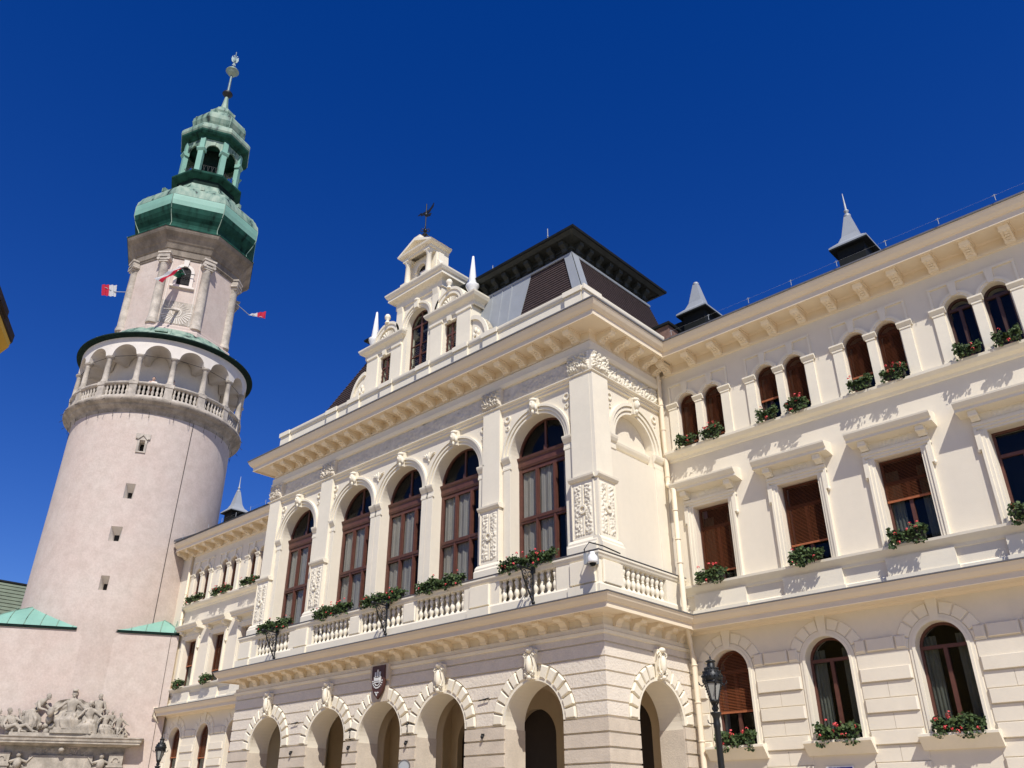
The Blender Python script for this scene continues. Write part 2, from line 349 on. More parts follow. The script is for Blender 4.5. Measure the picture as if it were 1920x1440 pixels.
# ---- rustication of the arcade: rough courses above, smoother stone below
def courses(fr, u0, u1, cs, zrows, out, hz=4.23, Ro=1.66):
    mb = MB(); full = [None]+list(cs)+[None]
    def run(cl, cr, rows_):
        for (a, b) in rows_:
            L = []; Q = []
            for k in range(7):
                z = a+(b-a)*k/6; d = max(0, z-hz); r = math.sqrt(max(0, Ro*Ro-d*d)) if z > hz else Ro
                L.append((u0 if cl is None else cl+r, z)); Q.append((u1 if cr is None else cr-r, z))
            ok = [k for k in range(7) if Q[k][0]-L[k][0] >= 0.04]
            if len(ok) > 1: mb.prism(fr, [L[k] for k in ok]+[Q[k] for k in ok][::-1], 0.0, out)
    for i in range(len(full)-1):
        mb.cut(); run(full[i], full[i+1], [r for r in zrows if r[0]+0.01 <= hz+Ro])
    mb.cut(); run(None, None, [r for r in zrows if r[0]+0.01 > hz+Ro])
    return mb
Zs = [4.24+0.395*i for i in range(6)]
rows_up = [(z+0.02, z+0.395-0.03) for z in Zs]
part('rusticated_courses', courses(FG, -34.53, -14.87+0.05, AXW, rows_up, 0.05), rough_m, TH)
part('rusticated_courses', courses(SG, 19.7, 24.1, [22.27], rows_up, 0.05), rough_m, TH)
rows_lo = [(4.22-0.385*(i+1)+0.02, 4.22-0.385*i-0.035) for i in range(11)]
part('stone_base_courses', courses(FG, -34.53, -14.87+0.08, AXW, rows_lo, 0.08, 99, 1.17), stone_m, TH)
part('stone_base_courses', courses(SG, 19.7, 24.1, [22.27], rows_lo, 0.08, 99, 1.17), stone_m, TH)
m = MB()
for c in AXW:                                             # stone lining of the jambs below the springing
    for s in (-1, 1): m.cut(); m.box(FG, c+s*1.17-0.015, c+s*1.17+0.015, 0.02, 4.13, -0.86, 0.02)
for s in (-1, 1): m.cut(); m.box(SG, 22.27+s*1.17-0.015, 22.27+s*1.17+0.015, 0.02, 4.13, -0.86, 0.02)
part('stone_jamb', m, stone_m, TH)

def cartouche(fr, c, z0, z1, o, mb):
    zc = (z0+z1)/2; h = z1-z0
    mb.prism(fr, [(c-0.13, z0), (c+0.13, z0), (c+0.2, z1), (c-0.2, z1)], o, o+0.16)
    p = fr.p(c, zc, o+0.19); mb.ell(p, (0.11, 0.11, h*0.3), 10, 8)
    def curl(cu, cz, r, s, a0, turns=1.3):
        pts = []
        for i in range(15):
            t = i/14; a = a0+s*t*turns*2*PI; q = r*(1-0.75*t); pts.append(fr.p(cu+q*math.cos(a), cz+q*math.sin(a), o+0.17+0.05*t))
        mb.tube(pts, [0.032*(1-0.4*i/14) for i in range(15)], 5)
    for s in (-1, 1):
        curl(c+s*0.15, zc+h*0.30, 0.10, s, PI/2-s*PI/2); curl(c+s*0.12, zc-h*0.30, 0.08, -s, PI/2-s*PI/2)
        mb.tube([fr.p(c+s*0.13, zc-h*0.32, o+0.18), fr.p(c+s*0.19, zc-h*0.05, o+0.16), fr.p(c+s*0.14, zc+h*0.22, o+0.2)], 0.03, 5)
    mb.ell(fr.p(c, z1-0.02, o+0.16), (0.15, 0.12, 0.09), 8, 6); mb.ell(fr.p(c, z0+0.05, o+0.18), (0.09, 0.08, 0.07), 8, 6)
def voussoirs(fr, c, zs, r0, r1, o0, o1, mb, n=6, skip=0.0, bev=0.03, low=True):
    a0 = 90-9 if skip == 0 else 90-skip
    for s in (0, 1):
        if skip > 8: mb.cut()
        for i in range(n):
            A = a0*i/n+1.3; B = a0*(i+1)/n-1.3
            if s: A, B = 180-B, 180-A
            k = 5; pts = [(c+r1*math.cos(R(A+(B-A)*j/k)), zs+r1*math.sin(R(A+(B-A)*j/k))) for j in range(k+1)]
            pts += [(c+r0*math.cos(R(B+(A-B)*j/k)), zs+r0*math.sin(R(B+(A-B)*j/k))) for j in range(k+1)]
            mb.prism(fr, pts, o0, o1, bev)
        if low:
            u = (c+r0, c+r1) if s == 0 else (c-r1, c-r0); mb.prism(fr, rect(u[0], u[1], zs-0.0+0.01-0.0, zs+0.02), o0, o1-0.03)
for i, c in enumerate(AXW):
    m = MB(); voussoirs(FG, c, 4.23, 1.25, 1.63, 0.0, 0.11, m, 6, 12); part('voussoirs', m, trim_m, TH)
    m = MB(); m.ring(FG, c, 4.23, 1.16, 1.26, 0, 180, -0.02, 0.07, 28); part('arch_moulding', m, trim_m, TH)
    if i != 2: m = MB(); cartouche(FG, c, 5.42, 6.28, 0.04, m); part('keystone', m, trim_m, TH)
m = MB(); voussoirs(SG, 22.27, 4.23, 1.25, 1.63, 0.0, 0.11, m, 6, 12); part('voussoirs', m, trim_m, TH)
m = MB(); m.ring(SG, 22.27, 4.23, 1.16, 1.26, 0, 180, -0.02, 0.07, 28); part('arch_moulding', m, trim_m, TH)
m = MB(); cartouche(SG, 22.27, 5.42, 6.28, 0.04, m); part('keystone', m, trim_m, TH)
m = MB(); m.prism(FG, [(CX-0.42, 5.38), (CX+0.42, 5.38), (CX+0.5, 6.58), (CX-0.5, 6.58)], 0, 0.12); m.extr(FG, [(0.12, 6.05), (0.2, 6.1), (0.22, 6.6), (0.12, 6.6)], CX-0.5, CX+0.5); part('crest_panel', m, stone_m, TH)

# ---- cornice between ground floor and upper floors
p3 = [(-34.53, 24.1), (-34.53, 19.7), (-14.87, 19.7), (-14.87, 24.1)]
m = MB(); m.sweep(pathL, [(0, 6.92), (0.06, 6.94), (0.10, 7.0), (0.62, 7.02), (0.62, 6.98), (0.67, 6.98), (0.67, 7.14), (0.72, 7.16), (0.80, 7.26), (0.84, 7.36), (0.0, 7.46)]); part('cornice', m, yel_m, TH)
m = MB(); m.sweep(p3, [(0, 6.42), (0.10, 6.44), (0.13, 6.52), (0.07, 6.56), (0.07, 6.68), (0.0, 6.68)]); part('string_course', m, trim_m, TH)
m = MB(); m.sweep(pathL, [(0.80, 7.362), (0.862, 7.365), (0.862, 7.40), (0.02, 7.475)]); part('flashing', m, gutter_m, TH)
cons = [(0.0, 6.66), (0.1, 6.69), (0.14, 6.8), (0.22, 6.88), (0.42, 6.90), (0.46, 6.95), (0.46, 7.01), (0, 7.01)]
mm = MB(); mm.extr(Fr(0, 0), cons, -0.13, 0.13); mm.tube([(-0.145, -0.38, 6.93), (0.145, -0.38, 6.93)], 0.05, 8); mm.tube([(-0.14, -0.08, 6.74), (0.14, -0.08, 6.74)], 0.05, 8)
cme = mm.mesh('console')
def place(me, mat, name, x, y, rz=0.0):
    o = part(name, me, mat, TH, True); t = TH.location; o.location = (x-t.x, y-t.y, 0); o.rotation_euler = (0, 0, rz); return o
x = -14.87-0.55
while x > -34.4: place(cme, yel_m, 'console', x, 19.7); x -= 0.84
for y in (20.3, 21.14, 21.98, 22.82, 23.64): place(cme, yel_m, 'console', -14.87, y, PI/2)

# ---- main cornice
prof = [(0.0, 16.33), (0.07, 16.35), (0.07, 16.43), (0.02, 16.45), (0.02, 16.70), (0.10, 16.74), (0.78, 16.74), (0.78, 16.69), (0.85, 16.69), (0.85, 16.88), (0.90, 16.90), (0.98, 16.99), (1.04, 17.11), (1.05, 17.17), (-0.35, 17.23)]
m = MB(); m.sweep(pathC, prof); part('cornice', m, yel_m, TH)
m = MB(); m.sweep(pathC, [(1.0, 17.172), (1.085, 17.175), (1.085, 17.225), (-0.3, 17.30)]); part('gutter', m, gutter_m, TH)
mod = [(0.0, 16.36), (0.16, 16.38), (0.22, 16.46), (0.36, 16.52), (0.56, 16.53), (0.66, 16.58), (0.70, 16.66), (0.70, 16.742), (0, 16.742)]
mm = MB(); mm.extr(Fr(0, 0), mod, -0.135, 0.135); mm.tube([(-0.15, -0.58, 16.61), (0.15, -0.58, 16.61)], 0.075, 8); mm.tube([(-0.15, -0.12, 16.44), (0.15, -0.12, 16.44)], 0.06, 8)
for k in range(5): mm.ell((0, -0.17-0.1*k, 16.42+0.025*k+(0.03 if k else 0)), (0.10-0.008*k, 0.05, 0.035), 8, 5)
mm.extr(Fr(0, 0), [(0, 16.70), (0.76, 16.70), (0.76, 16.743), (0, 16.743)], -0.18, 0.18)
mme = mm.mesh('modillion')
x = -15.1-0.5
while x > -34.1: place(mme, yel_m, 'modillion', x, 20.0); x -= 0.825
for y in (20.5, 21.35, 22.2, 23.05, 23.75): place(mme, yel_m, 'modillion', -15.1, y, PI/2)
for i in range(16): place(mme, yel_m, 'modillion', -14.72+0.17+1.063*i, 24.1); place(mme, yel_m, 'modillion', 2*CX+14.55-1.063*i, 24.1)

# ---- wing trim and windows
def wing_trim(x0, x1, bays):
    f = FW
    m = MB(); m.sweep([(x0, 24.1), (x1, 24.1)], [(0, 12.92), (0.05, 12.94), (0.08, 13.02), (0.22, 13.08), (0.30, 13.18), (0.31, 13.26), (0, 13.34)]); part('string_course', m, trim_m, TH)
    m = MB(); m.sweep([(x0, 24.1), (x1, 24.1)], [(0, 8.14), (0.04, 8.16), (0.07, 8.24), (0.17, 8.32), (0.24, 8.40), (0.25, 8.47), (0, 8.52)]); part('string_course', m, trim_m, TH)
    m = MB(); m.sweep([(x0, 24.1), (x1, 24.1)], [(0, 7.44), (0.10, 7.44), (0.10, 7.66), (0.05, 7.70), (0, 7.70)])
    m.cut()
    for c in bays: m.cut(); m.box(f, c-0.92, c+0.92, 7.46, 8.18, 0, 0.115); m.box(f, c-0.97, c+0.97, 7.46, 7.67, 0, 0.17)
    part('sill_panels', m, trim_m, TH)
    for c in bays:
        # square first floor window: eared architrave, frieze, consoles, hood
        m = MB(); e = 0.08
        outer = [(c-0.90, 8.5), (c-0.90, 10.62), (c-0.98, 10.62), (c-0.98, 11.38), (c+0.98, 11.38), (c+0.98, 10.62), (c+0.90, 10.62), (c+0.90, 8.5), (c+0.665, 8.5), (c+0.665, 11.125), (c-0.665, 11.125), (c-0.665, 8.5)]
        def pf(o_, a, b): m.hexa([f.p(u, z, a) for u, z in o_], [f.p(u, z, b) for u, z in o_])
        for s in (-1, 1):
            for (a, b, t) in ((0.665, 0.74, 0.05), (0.74, 0.83, 0.085), (0.83, 0.90, 0.12)):
                m.box(f, *(sorted((c+s*a, c+s*b))), 8.5, 11.125, 0, t)
            m.box(f, *(sorted((c+s*0.90, c+s*0.975))), 10.6, 11.2, 0, 0.118); m.ell(f.p(c+s*0.97, 10.60, 0.06), (0.05, 0.05, 0.07), 8, 6)
        for (a, b, t) in ((11.125, 11.20, 0.05), (11.20, 11.29, 0.085), (11.29, 11.38, 0.12)): m.box(f, c-0.975, c+0.975, a, b, 0, t)
        part('window_surround', m, trim_m, TH)
        m = MB(); m.box(f, c-0.97, c+0.97, 11.38, 11.68, 0, 0.06)
        relief(m, f, c-0.45, c+0.45, 11.42, 11.64, 0.062, 0.035, 0.035, int(c*7) % 97, 40)
        m.extr(f, [(0, 11.62), (0.1, 11.64), (0.44, 11.68), (0.44, 11.76), (0.50, 11.80), (0.56, 11.90), (0.57, 11.95), (0, 12.06)], c-1.24, c+1.24)
        part('window_hood', m, trim_m, TH)
        for s in (-1, 1):
            m = MB(); m.extr(f, [(0.0, 11.40), (0.13, 11.41), (0.2, 11.47), (0.32, 11.52), (0.36, 11.60), (0.36, 11.665), (0, 11.665)], c+s*0.84-0.11, c+s*0.84+0.11)
            m.tube([f.p(c+s*0.84-0.12, 11.55, 0.29), f.p(c+s*0.84+0.12, 11.55, 0.29)], 0.06, 8); m.tube([f.p(c+s*0.84-0.12, 11.46, 0.12), f.p(c+s*0.84+0.12, 11.46, 0.12)], 0.05, 8); part('hood_console', m, trim_m, TH)
        # twin top floor window: pilasters, capitals, archivolts
        m = MB()
        for k, (a, b) in enumerate(((c-1.24, c-0.89), (c-0.145, c+0.145), (c+0.89, c+1.24))):
            m.box(f, a+0.02, b-0.02, 13.3, 14.92, 0, 0.07); m.box(f, a, b, 13.3, 13.42, 0, 0.09)
            m.box(f, a, b, 14.92, 14.97, 0, 0.09); m.extr(f, [(0, 14.99), (0.07, 14.99), (0.13, 15.08), (0.15, 15.10), (0.15, 15.15), (0, 15.16)], a-0.05, b+0.05)
        for s in (-0.51, 0.51):
            m.ring(f, c+s, 15.06, 0.362, 0.42, 8, 172, -0.03, 0.04, 16); m.ring(f, c+s, 15.06, 0.42, 0.60 if False else 0.50, 10, 170, 0, 0.065, 16)
            m.prism(f, [(c+s-0.08, 15.42), (c+s+0.08, 15.42), (c+s+0.12, 15.86), (c+s-0.12, 15.86)], 0, 0.085)
        m.box(f, c-1.2, c+1.2, 15.86, 15.93, 0, 0.06)
        for s in (-1, 1): m.box(f, *(sorted((c+s*1.13, c+s*1.2))), 15.17, 15.86, 0, 0.04)
        part('window_surround', m, trim_m, TH)
        # arched ground floor window: frame, voussoirs, sill
        m = MB(); m.ring(f, c, 5.73, 0.635, 0.72, 0, 180, -0.02, 0.055, 24); m.ring(f, c, 5.73, 0.72, 0.80, 0, 180, 0, 0.03, 24)
        for s in (-1, 1): m.box(f, *(sorted((c+s*0.645, c+s*0.72))), 3.64, 5.73, -0.02, 0.055); m.box(f, *(sorted((c+s*0.72, c+s*0.80))), 3.64, 5.73, 0, 0.03)
        voussoirs(f, c, 5.73, 0.82, 1.13, 0, 0.035, m, 4, 8, 0.015, False)
        m.prism(f, [(c-0.10, 6.38), (c+0.10, 6.38), (c+0.15, 6.95), (c-0.15, 6.95)], 0, 0.06)
        part('window_surround', m, trim_m, TH)
        m = MB(); m.extr(f, [(0, 3.26), (0.08, 3.26), (0.30, 3.54), (0.33, 3.56), (0.33, 3.62), (0, 3.66)], c-0.95, c+0.95); part('window_sill', m, trim_m, TH)
    # rusticated bands between ground floor windows
    m = MB(); edges = [x0]+[q for c in sorted(bays) for q in (c-0.83, c+0.83)]+[x1]
    for i in range(0, len(edges), 2):
        m.cut(); a, b = edges[i]+0.02, edges[i+1]-0.02
        for k in range(8):
            z = 5.79-0.78*k
            if k == 0:
                L = b-a; q = 0.28
                for (u0, u1) in ((a, a+q), (a+q+0.04, b-q-0.04), (b-q, b)): m.prism(f, rect(u0, u1, z, z+0.33), 0, 0.075, 0.035)
                m.box(f, a, b, z-0.44, z-0.05, 0, 0.025)
            elif z > 0.2:
                m.prism(f, rect(a, b, z, z+0.34), 0, 0.075, 0.035)
                h = (a+b)/2
                for (u0, u1) in ((a, h-0.006), (h+0.006, b)): m.box(f, u0, u1, max(0.02, z-0.41), z-0.03, 0, 0.022)
    part('rusticated_bands', m, wall_m, TH)
wing_trim(-49.75, -34.53, BAYL); wing_trim(-14.87, XR, BAYR)

# windows of the wings: each a part, with pane / blind / curtain below it
def wframe(f, out, dz, o, mb, bars):
    pass
def make_blind(f, c, h, ztop, zbot, o, arched=None):
    m = MB(); st = 0.043; n = int((ztop-zbot)/st)            # nearly level slats, outer edge a little lower
    for i in range(n):
        z = ztop-st*(i+1); hh = h
        if arched and z > arched: hh = math.sqrt(max(0.0, h*h-(z-arched)**2))
        if hh < 0.05: continue
        m.hexa([f.p(c-hh, z+0.023, o-0.027), f.p(c+hh, z+0.023, o-0.027), f.p(c+hh, z+0.027, o-0.027), f.p(c-hh, z+0.027, o-0.027)],
               [f.p(c-hh, z, o+0.027), f.p(c+hh, z, o+0.027), f.p(c+hh, z+0.004, o+0.027), f.p(c-hh, z+0.004, o+0.027)])
    m.box(f, c-h, c+h, zbot-0.06, zbot, o-0.02, o+0.02)
    return m
def window(f, kind, c, h, z0, zs, blind=None, curtain=False):
    o = -0.32 if kind == 'rect' else (-0.22 if h < 0.5 else -0.29); m = MB()
    if kind == 'rect': top = zs
    else: top = zs+h
    t = 0.07
    for s in (-1, 1): m.box(f, *(sorted((c+s*h, c+s*(h-t)))), z0, zs, o-0.08, o)
    m.box(f, c-h+t, c+h-t, z0, z0+t, o-0.08, o)
    if kind == 'rect': m.box(f, c-h+t, c+h-t, zs-t, zs, o-0.08, o); tr = zs-0.75; m.box(f, c-h+t, c+h-t, tr, tr+0.09, o-0.07, o+0.02)
    else: m.ring(f, c, zs, h-t, h, 0, 180, o-0.08, o, 20); tr = zs-0.02; m.box(f, c-h+t, c+h-t, tr, tr+0.09, o-0.07, o+0.02)
    m.box(f, c-0.05, c+0.05, z0+t, tr, o-0.07, o+0.015)
    wd = part('window', m, dbrown_m if h < 0.5 else brown_m, TH)
    m = MB(); pts = rect(c-h+0.03, c+h-0.03, z0+0.03, zs-0.03) if kind == 'rect' else arch(c, h-0.03, z0+0.03, zs)
    m.prism(f, pts, o-0.055, o-0.045); part('pane', m, glass_m, wd)
    if blind is not None:
        part('blind', make_blind(f, c, h-0.03, top-0.02, blind, o+0.06, zs if kind == 'arch' else None), blind_m, wd)
    if curtain:
        m = MB(); rows = []
        n = 40
        for z in (z0+0.05, top-0.3):
            rows.append([f.p(c-h+0.05+(2*h-0.1)*i/n, z, o-0.16+0.03*math.sin(i*1.9)) for i in range(n+1) if True])
        k0 = [r[:13] for r in rows]; k1 = [r[-12:] for r in rows]
        m.quad_grid(k0, False, True); m.quad_grid(k1, False, True); part('curtain', m, dcurtain_m, wd)
midR = [8.92, 9.22, 9.88, None, 9.4]; grR = [4.62, None, None, 4.4, None]
upR = [(13.6, 13.6), (14.22, 13.75), (13.98, 13.9), (None, None), (14.2, None)]
for i, c in enumerate(BAYR):
    window(FW, 'rect', c, 0.66, 8.5, 11.12, midR[i], i in (0, 2)); window(FW, 'arch', c, 0.64, 3.62, 5.73, grR[i], i in (1, 2))
    for s, b in zip((-0.51, 0.51), upR[i]): window(FW, 'arch', c+s, 0.36, 13.38, 15.06, b)
midL = [None, 9.2, 9.9, 9.2, 9.75]; grL = [None, None, 4.9, 4.72, 4.86]
for i, c in enumerate(BAYL):
    window(FW, 'rect', c, 0.66, 8.5, 11.12, midL[i], i == 3); window(FW, 'arch', c, 0.64, 3.62, 5.73, grL[i])
    for s in (-0.51, 0.51): window(FW, 'arch', c+s, 0.36, 13.38, 15.06, 13.5)

# ---- big arched windows of the council hall
for c in AXW:
    f = FU; o = -0.43; h = 1.24; m = MB()
    for s in (-1, 1): m.box(f, *(sorted((c+s*h, c+s*(h-0.13)))), 9.0, 12.72, o-0.10, o)
    m.extr(f, [(o-0.1, 12.66), (o+0.02, 12.68), (o+0.05, 12.76), (o+0.05, 12.96), (o+0.10, 13.0), (o+0.12, 13.08), (o-0.1, 13.10)], c-h, c+h)
    m.ring(f, c, 13.08, h-0.08, h, 0, 180, o-0.10, o, 28)
    m.box(f, c-0.04, c+0.04, 13.10, 13.08+h-0.06, o-0.08, o-0.02); m.box(f, c-0.07, c+0.07, 13.10, 13.32, o-0.08, o+0.01)
    m.box(f, c-h+0.13, c+h-0.13, 12.54, 12.66, o-0.08, o-0.01)
    for u in (-0.4, 0.4): m.box(f, c+u-0.065, c+u+0.065, 9.05, 12.54, o-0.09, o+0.02); m.box(f, c+u-0.03, c+u+0.03, 9.05, 12.54, o+0.02, o+0.05)
    m.box(f, c-h+0.13, c+h-0.13, 10.66, 10.86, o-0.085, o+0.03); m.extr(f, [(o, 10.72), (o+0.06, 10.74), (o+0.07, 10.82), (o, 10.84)], c-h+0.13, c+h-0.13)
    m.box(f, c-h+0.13, c+h-0.13, 9.0, 9.14, o-0.08, o)
    wd = part('window', m, brown_m, TH)
    m = MB(); m.prism(f, arch(c, h-0.02, 9.0, 13.08, 24), o-0.07, o-0.06); part('pane', m, glass_m, wd)
    m = MB(); rows = []; n = 120
    for z in (9.05, 10.9, 12.62): rows.append([f.p(c-h+0.1+(2*h-0.2)*i/n, z, o-0.13+0.02*math.sin(i*0.42+c)+0.008*math.sin(i*1.3)) for i in range(n+1)])
    for (a, b) in ((0, 80), (96, 121)): m.quad_grid([r[a:b] for r in rows], False, True)
    part('curtain', m, curtain_m, wd)
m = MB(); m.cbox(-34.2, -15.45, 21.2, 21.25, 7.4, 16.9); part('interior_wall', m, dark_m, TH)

# ---- council hall pilasters, imposts, archivolts, frieze
def pil(fr, c, w, o0, name='pilaster', rel=True, sd=1):
    m = MB(); h = w/2
    m.box(fr, c-h, c+h, 11.42, 15.05, o0, 0.15)
    m.extr(fr, [(o0, 11.26), (0.24, 11.26), (0.30, 11.34), (0.31, 11.40), (0.16, 11.44), (o0, 11.44)], c-h-0.1, c+h+0.1)
    m.box(fr, c-h-0.04, c+h+0.04, 9.36, 11.26, o0, 0.19)
    m.extr(fr, [(o0, 8.8), (0.36, 8.8), (0.36, 9.12), (0.31, 9.18), (0.31, 9.24), (0.25, 9.32), (0.21, 9.36), (o0, 9.36)], c-h-0.14, c+h+0.14)
    p = part('pilaster', m, trim_m, TH)
    m = MB()
    for s in (-1, 1): relief(m, fr, c+s*0.2-0.15, c+s*0.2+0.15, 9.48, 11.14, 0.192, 0.05, 0.028, sd+s, 45)
    m.ring(fr, c, 10.3, 0.09, 0.15, 0, 360, 0.19, 0.26, 16); m.box(fr, c-0.03, c+0.03, 9.5, 11.1, 0.19, 0.215)
    for s in (-1, 1): m.box(fr, *(sorted((c+s*h, c+s*(h+0.035)))), 9.40, 11.22, 0.19, 0.215)
    part('carved_panel', m, trim_m, p)
for k, c in enumerate((CX-9.2+0.0, CX-5.07, CX+5.07, CX+9.2)): pil(FU, c, 0.84, 0.0, sd=k*5+3)
pil(SU, 20.287, 0.86, 0.0, sd=41)
# impost piers flanking the windows
m = MB()
def impost(fr, a, b, mb):
    mb.box(fr, a, b, 9.2, 12.62, 0, 0.035); mb.box(fr, a-0.01, b+0.01, 9.0, 9.3, 0, 0.08)
    mb.extr(fr, [(-0.02, 12.58), (0.05, 12.60), (0.05, 12.68), (0.035, 12.70), (0.035, 12.82), (0.07, 12.86), (0.13, 12.96), (0.15, 13.02), (0.15, 13.06), (-0.02, 13.07)], a-0.04, b+0.04)
for c in AXW:
    for s in (-1, 1):
        u = c+s*1.25
        n_ = 0.30
        a, b = (u-n_, u) if s < 0 else (u, u+n_)
        m.cut(); impost(FU, a, b, m)
part('impost', m, trim_m, TH)
for c in AXW:
    m = MB()
    for r0, r1, t in ((1.245, 1.33, 0.04), (1.33, 1.36, 0.02), (1.36, 1.455, 0.085), (1.455, 1.475, 0.06), (1.475, 1.555, 0.13)): m.ring(FU, c, 13.07, r0, r1, 0, 180, -0.03, t, 32)
    part('archivolt', m, trim_m, TH)
    m = MB(); m.prism(FU, [(c-0.12, 14.28), (c+0.12, 14.28), (c+0.17, 14.86), (c-0.17, 14.86)], 0, 0.18)
    m.ell(FU.p(c, 14.62, 0.22), (0.12, 0.13, 0.2), 10, 8); m.ell(FU.p(c, 14.80, 0.2), (0.17, 0.14, 0.09), 10, 6); m.ell(FU.p(c, 14.58, 0.33), (0.035, 0.05, 0.06), 6, 5)
    for s in (-1, 1): m.ell(FU.p(c+s*0.14, 14.5, 0.2), (0.05, 0.08, 0.13), 8, 6); m.ell(FU.p(c+s*0.05, 14.66, 0.33), (0.02, 0.02, 0.015), 6, 4)
    m.ell(FU.p(c, 14.36, 0.2), (0.06, 0.08, 0.1), 8, 6); part('keystone', m, trim_m, TH)
m = MB()
for u in ((AXW[1]+AXW[2])/2, (AXW[2]+AXW[3])/2):
    m.cut()
    for a in range(-2, 3): m.tube([FU.p(u, 14.15, 0.03), FU.p(u+0.11*a, 14.38, 0.06), FU.p(u+0.17*a, 14.5-0.04*abs(a), 0.04)], [0.02, 0.045, 0.015], 5)
    m.ell(FU.p(u, 14.14, 0.03), (0.05, 0.05, 0.06), 8, 5)
for fr, us in ((FU, [c+s*1.38 for c in (AXW[0], AXW[4]) for s in (-1, 1)]+[AXW[1]-1.42, AXW[3]+1.42]), (SU, [22.26-1.32, 22.26+1.32])):
    for u in us: m.cut(); m.ring(fr, u, 14.55, 0.09, 0.14, 0, 360, 0, 0.05, 14); m.ring(fr, u, 14.20, 0.05, 0.085, 0, 360, 0, 0.04, 12)
part('spandrel_ornament', m, trim_m, TH)
pu = [(-34.3, 24.1), (-34.3, 20.0), (-15.1, 20.0), (-15.1, 24.1)]
m = MB(); m.sweep(pu, [(0, 14.90), (0.08, 14.92), (0.08, 15.0), (0.13, 15.02), (0.13, 15.06), (0.2, 15.10), (0.2, 15.13), (0.05, 15.15), (0.05, 15.18), (0, 15.18)]); part('string_course', m, trim_m, TH)
m = MB(); m.sweep(pu, [(0.0, 15.86), (0.09, 15.88), (0.13, 15.94), (0.16, 16.0), (0.12, 16.02), (0.12, 16.28), (0.05, 16.33), (0, 16.33)]); part('string_course', m, trim_m, TH)
m = MB(); relief(m, FU, -33.4, -16.0, 15.2, 15.86, 0.0, 0.045, 0.05, 5, 10); part('carved_frieze', m, frieze_m, TH)
m = MB(); relief(m, SU, 20.75, 24.05, 15.2, 15.86, 0.0, 0.10, 0.04, 8, 11); part('carved_frieze', m, trim_m, TH)
for k, (fr, c) in enumerate(((FU, CX-9.2), (FU, CX-5.07), (FU, CX+5.07), (FU, CX+9.2), (SU, 20.305))):
    m = MB(); m.box(fr, c-0.46, c+0.46, 15.17, 15.88, 0, 0.16); relief(m, fr, c-0.46, c+0.46, 15.19, 15.87, 0.162, 0.13, 0.03, 60+k, 26); part('frieze_capital', m, frieze_m if k in (0, 1, 2) else trim_m, TH)
# blind arch on the flank
m = MB()
for r0, r1, t in ((1.115, 1.2, 0.04), (1.2, 1.25, 0.02), (1.25, 1.36, 0.085), (1.36, 1.40, 0.06), (1.40, 1.52, 0.13)): m.ring(SU, 22.26, 13.12, r0, r1, 0, 180, -0.03, t, 28)
part('archivolt', m, trim_m, TH)
m = MB(); pr = lambda d: [(d-0.0, 12.62), (d+0.03, 12.64), (d+0.03, 12.84), (d+0.08, 12.88), (d+0.13, 12.98), (d+0.15, 13.06), (d+0.15, 13.10), (d, 13.12)]
m.extr(SU, pr(0), 20.70, 21.16); m.cut(); m.extr(SU, pr(-0.28), 21.16, 23.36); m.cut(); m.extr(SU, pr(0), 23.36, 24.1); m.box(SU, 23.4, 24.08, 9.0, 12.62, 0, 0.04); part('impost', m, trim_m, TH)
m = MB(); c = 22.26; m.prism(SU, [(c-0.12, 14.25), (c+0.12, 14.25), (c+0.17, 14.86), (c-0.17, 14.86)], 0, 0.18)
for (dz, do, r) in ((14.62, 0.22, (0.13, 0.12, 0.2)), (14.80, 0.2, (0.14, 0.17, 0.09)), (14.36, 0.2, (0.08, 0.06, 0.1)), (14.58, 0.33, (0.05, 0.035, 0.06))): m.ell(SU.p(c, dz, do), r, 10, 8)
part('keystone', m, trim_m, TH)

# ---- terrace balustrade
BF = Fr(0, 19.42); BS = Fr(-14.72, 0, 0, 1)
m = MB(); m.sweep([(-34.45, 24.1), (-34.45, 19.42), (-14.72, 19.42), (-14.72, 24.05)], [(-0.28, 7.46), (0.06, 7.46), (0.06, 7.78), (0.02, 7.84), (-0.26, 7.84)]); part('balustrade_base', m, trim_m, TH)
m = MB(); m.sweep([(-34.45, 24.1), (-34.45, 19.42), (-14.72, 19.42), (-14.72, 24.05)], [(-0.26, 8.56), (0.0, 8.56), (0.03, 8.60), (0.05, 8.66), (0.08, 8.70), (0.08, 8.76), (0.02, 8.80), (-0.62, 8.82)])
part('balustrade_rail', m, trim_m, TH)
m = MB(); m.sweep([(-34.45, 24.1), (-34.45, 19.42), (-14.72, 19.42), (-14.72, 24.05)], [(0.0, 8.801), (0.095, 8.775), (0.095, 8.80), (-0.6, 8.84)]); part('flashing', m, gutter_m, TH)
m = MB(); bays_b = [(c-1.2, c+1.2) for c in AXW]
ed = [-34.43]+[q for b in bays_b for q in b]+[-14.74]
for i in range(0, len(ed), 2): m.cut(); m.box(BF, ed[i], ed[i+1], 7.84, 8.56, -0.24, 0.0)
for c, w_ in ((CX-9.25, 0.9), (CX-5.07, 0.9), (CX+5.07, 0.9), (CX+9.4, 0.95)): m.cut(); m.prism(BF, rect(c-w_/2, c+w_/2, 7.86, 8.54), 0, 0.07, 0.02); m.box(BF, c-w_/2-0.05, c+w_/2+0.05, 7.47, 7.80, 0.05, 0.12)
for c in ((AXW[1]+AXW[2])/2, (AXW[2]+AXW[3])/2): m.cut(); m.prism(BF, rect(c-0.3, c+0.3, 7.88, 8.52), 0, 0.04, 0.02)
m.cut(); m.box(BS, 19.67, 20.62, 7.84, 8.56, -0.24, 0.0); m.prism(BS, rect(19.6, 20.45, 7.86, 8.54), 0.0, 0.07, 0.02); m.cut(); m.box(BS, 22.95, 24.05, 7.84, 8.56, -0.24, 0.0);
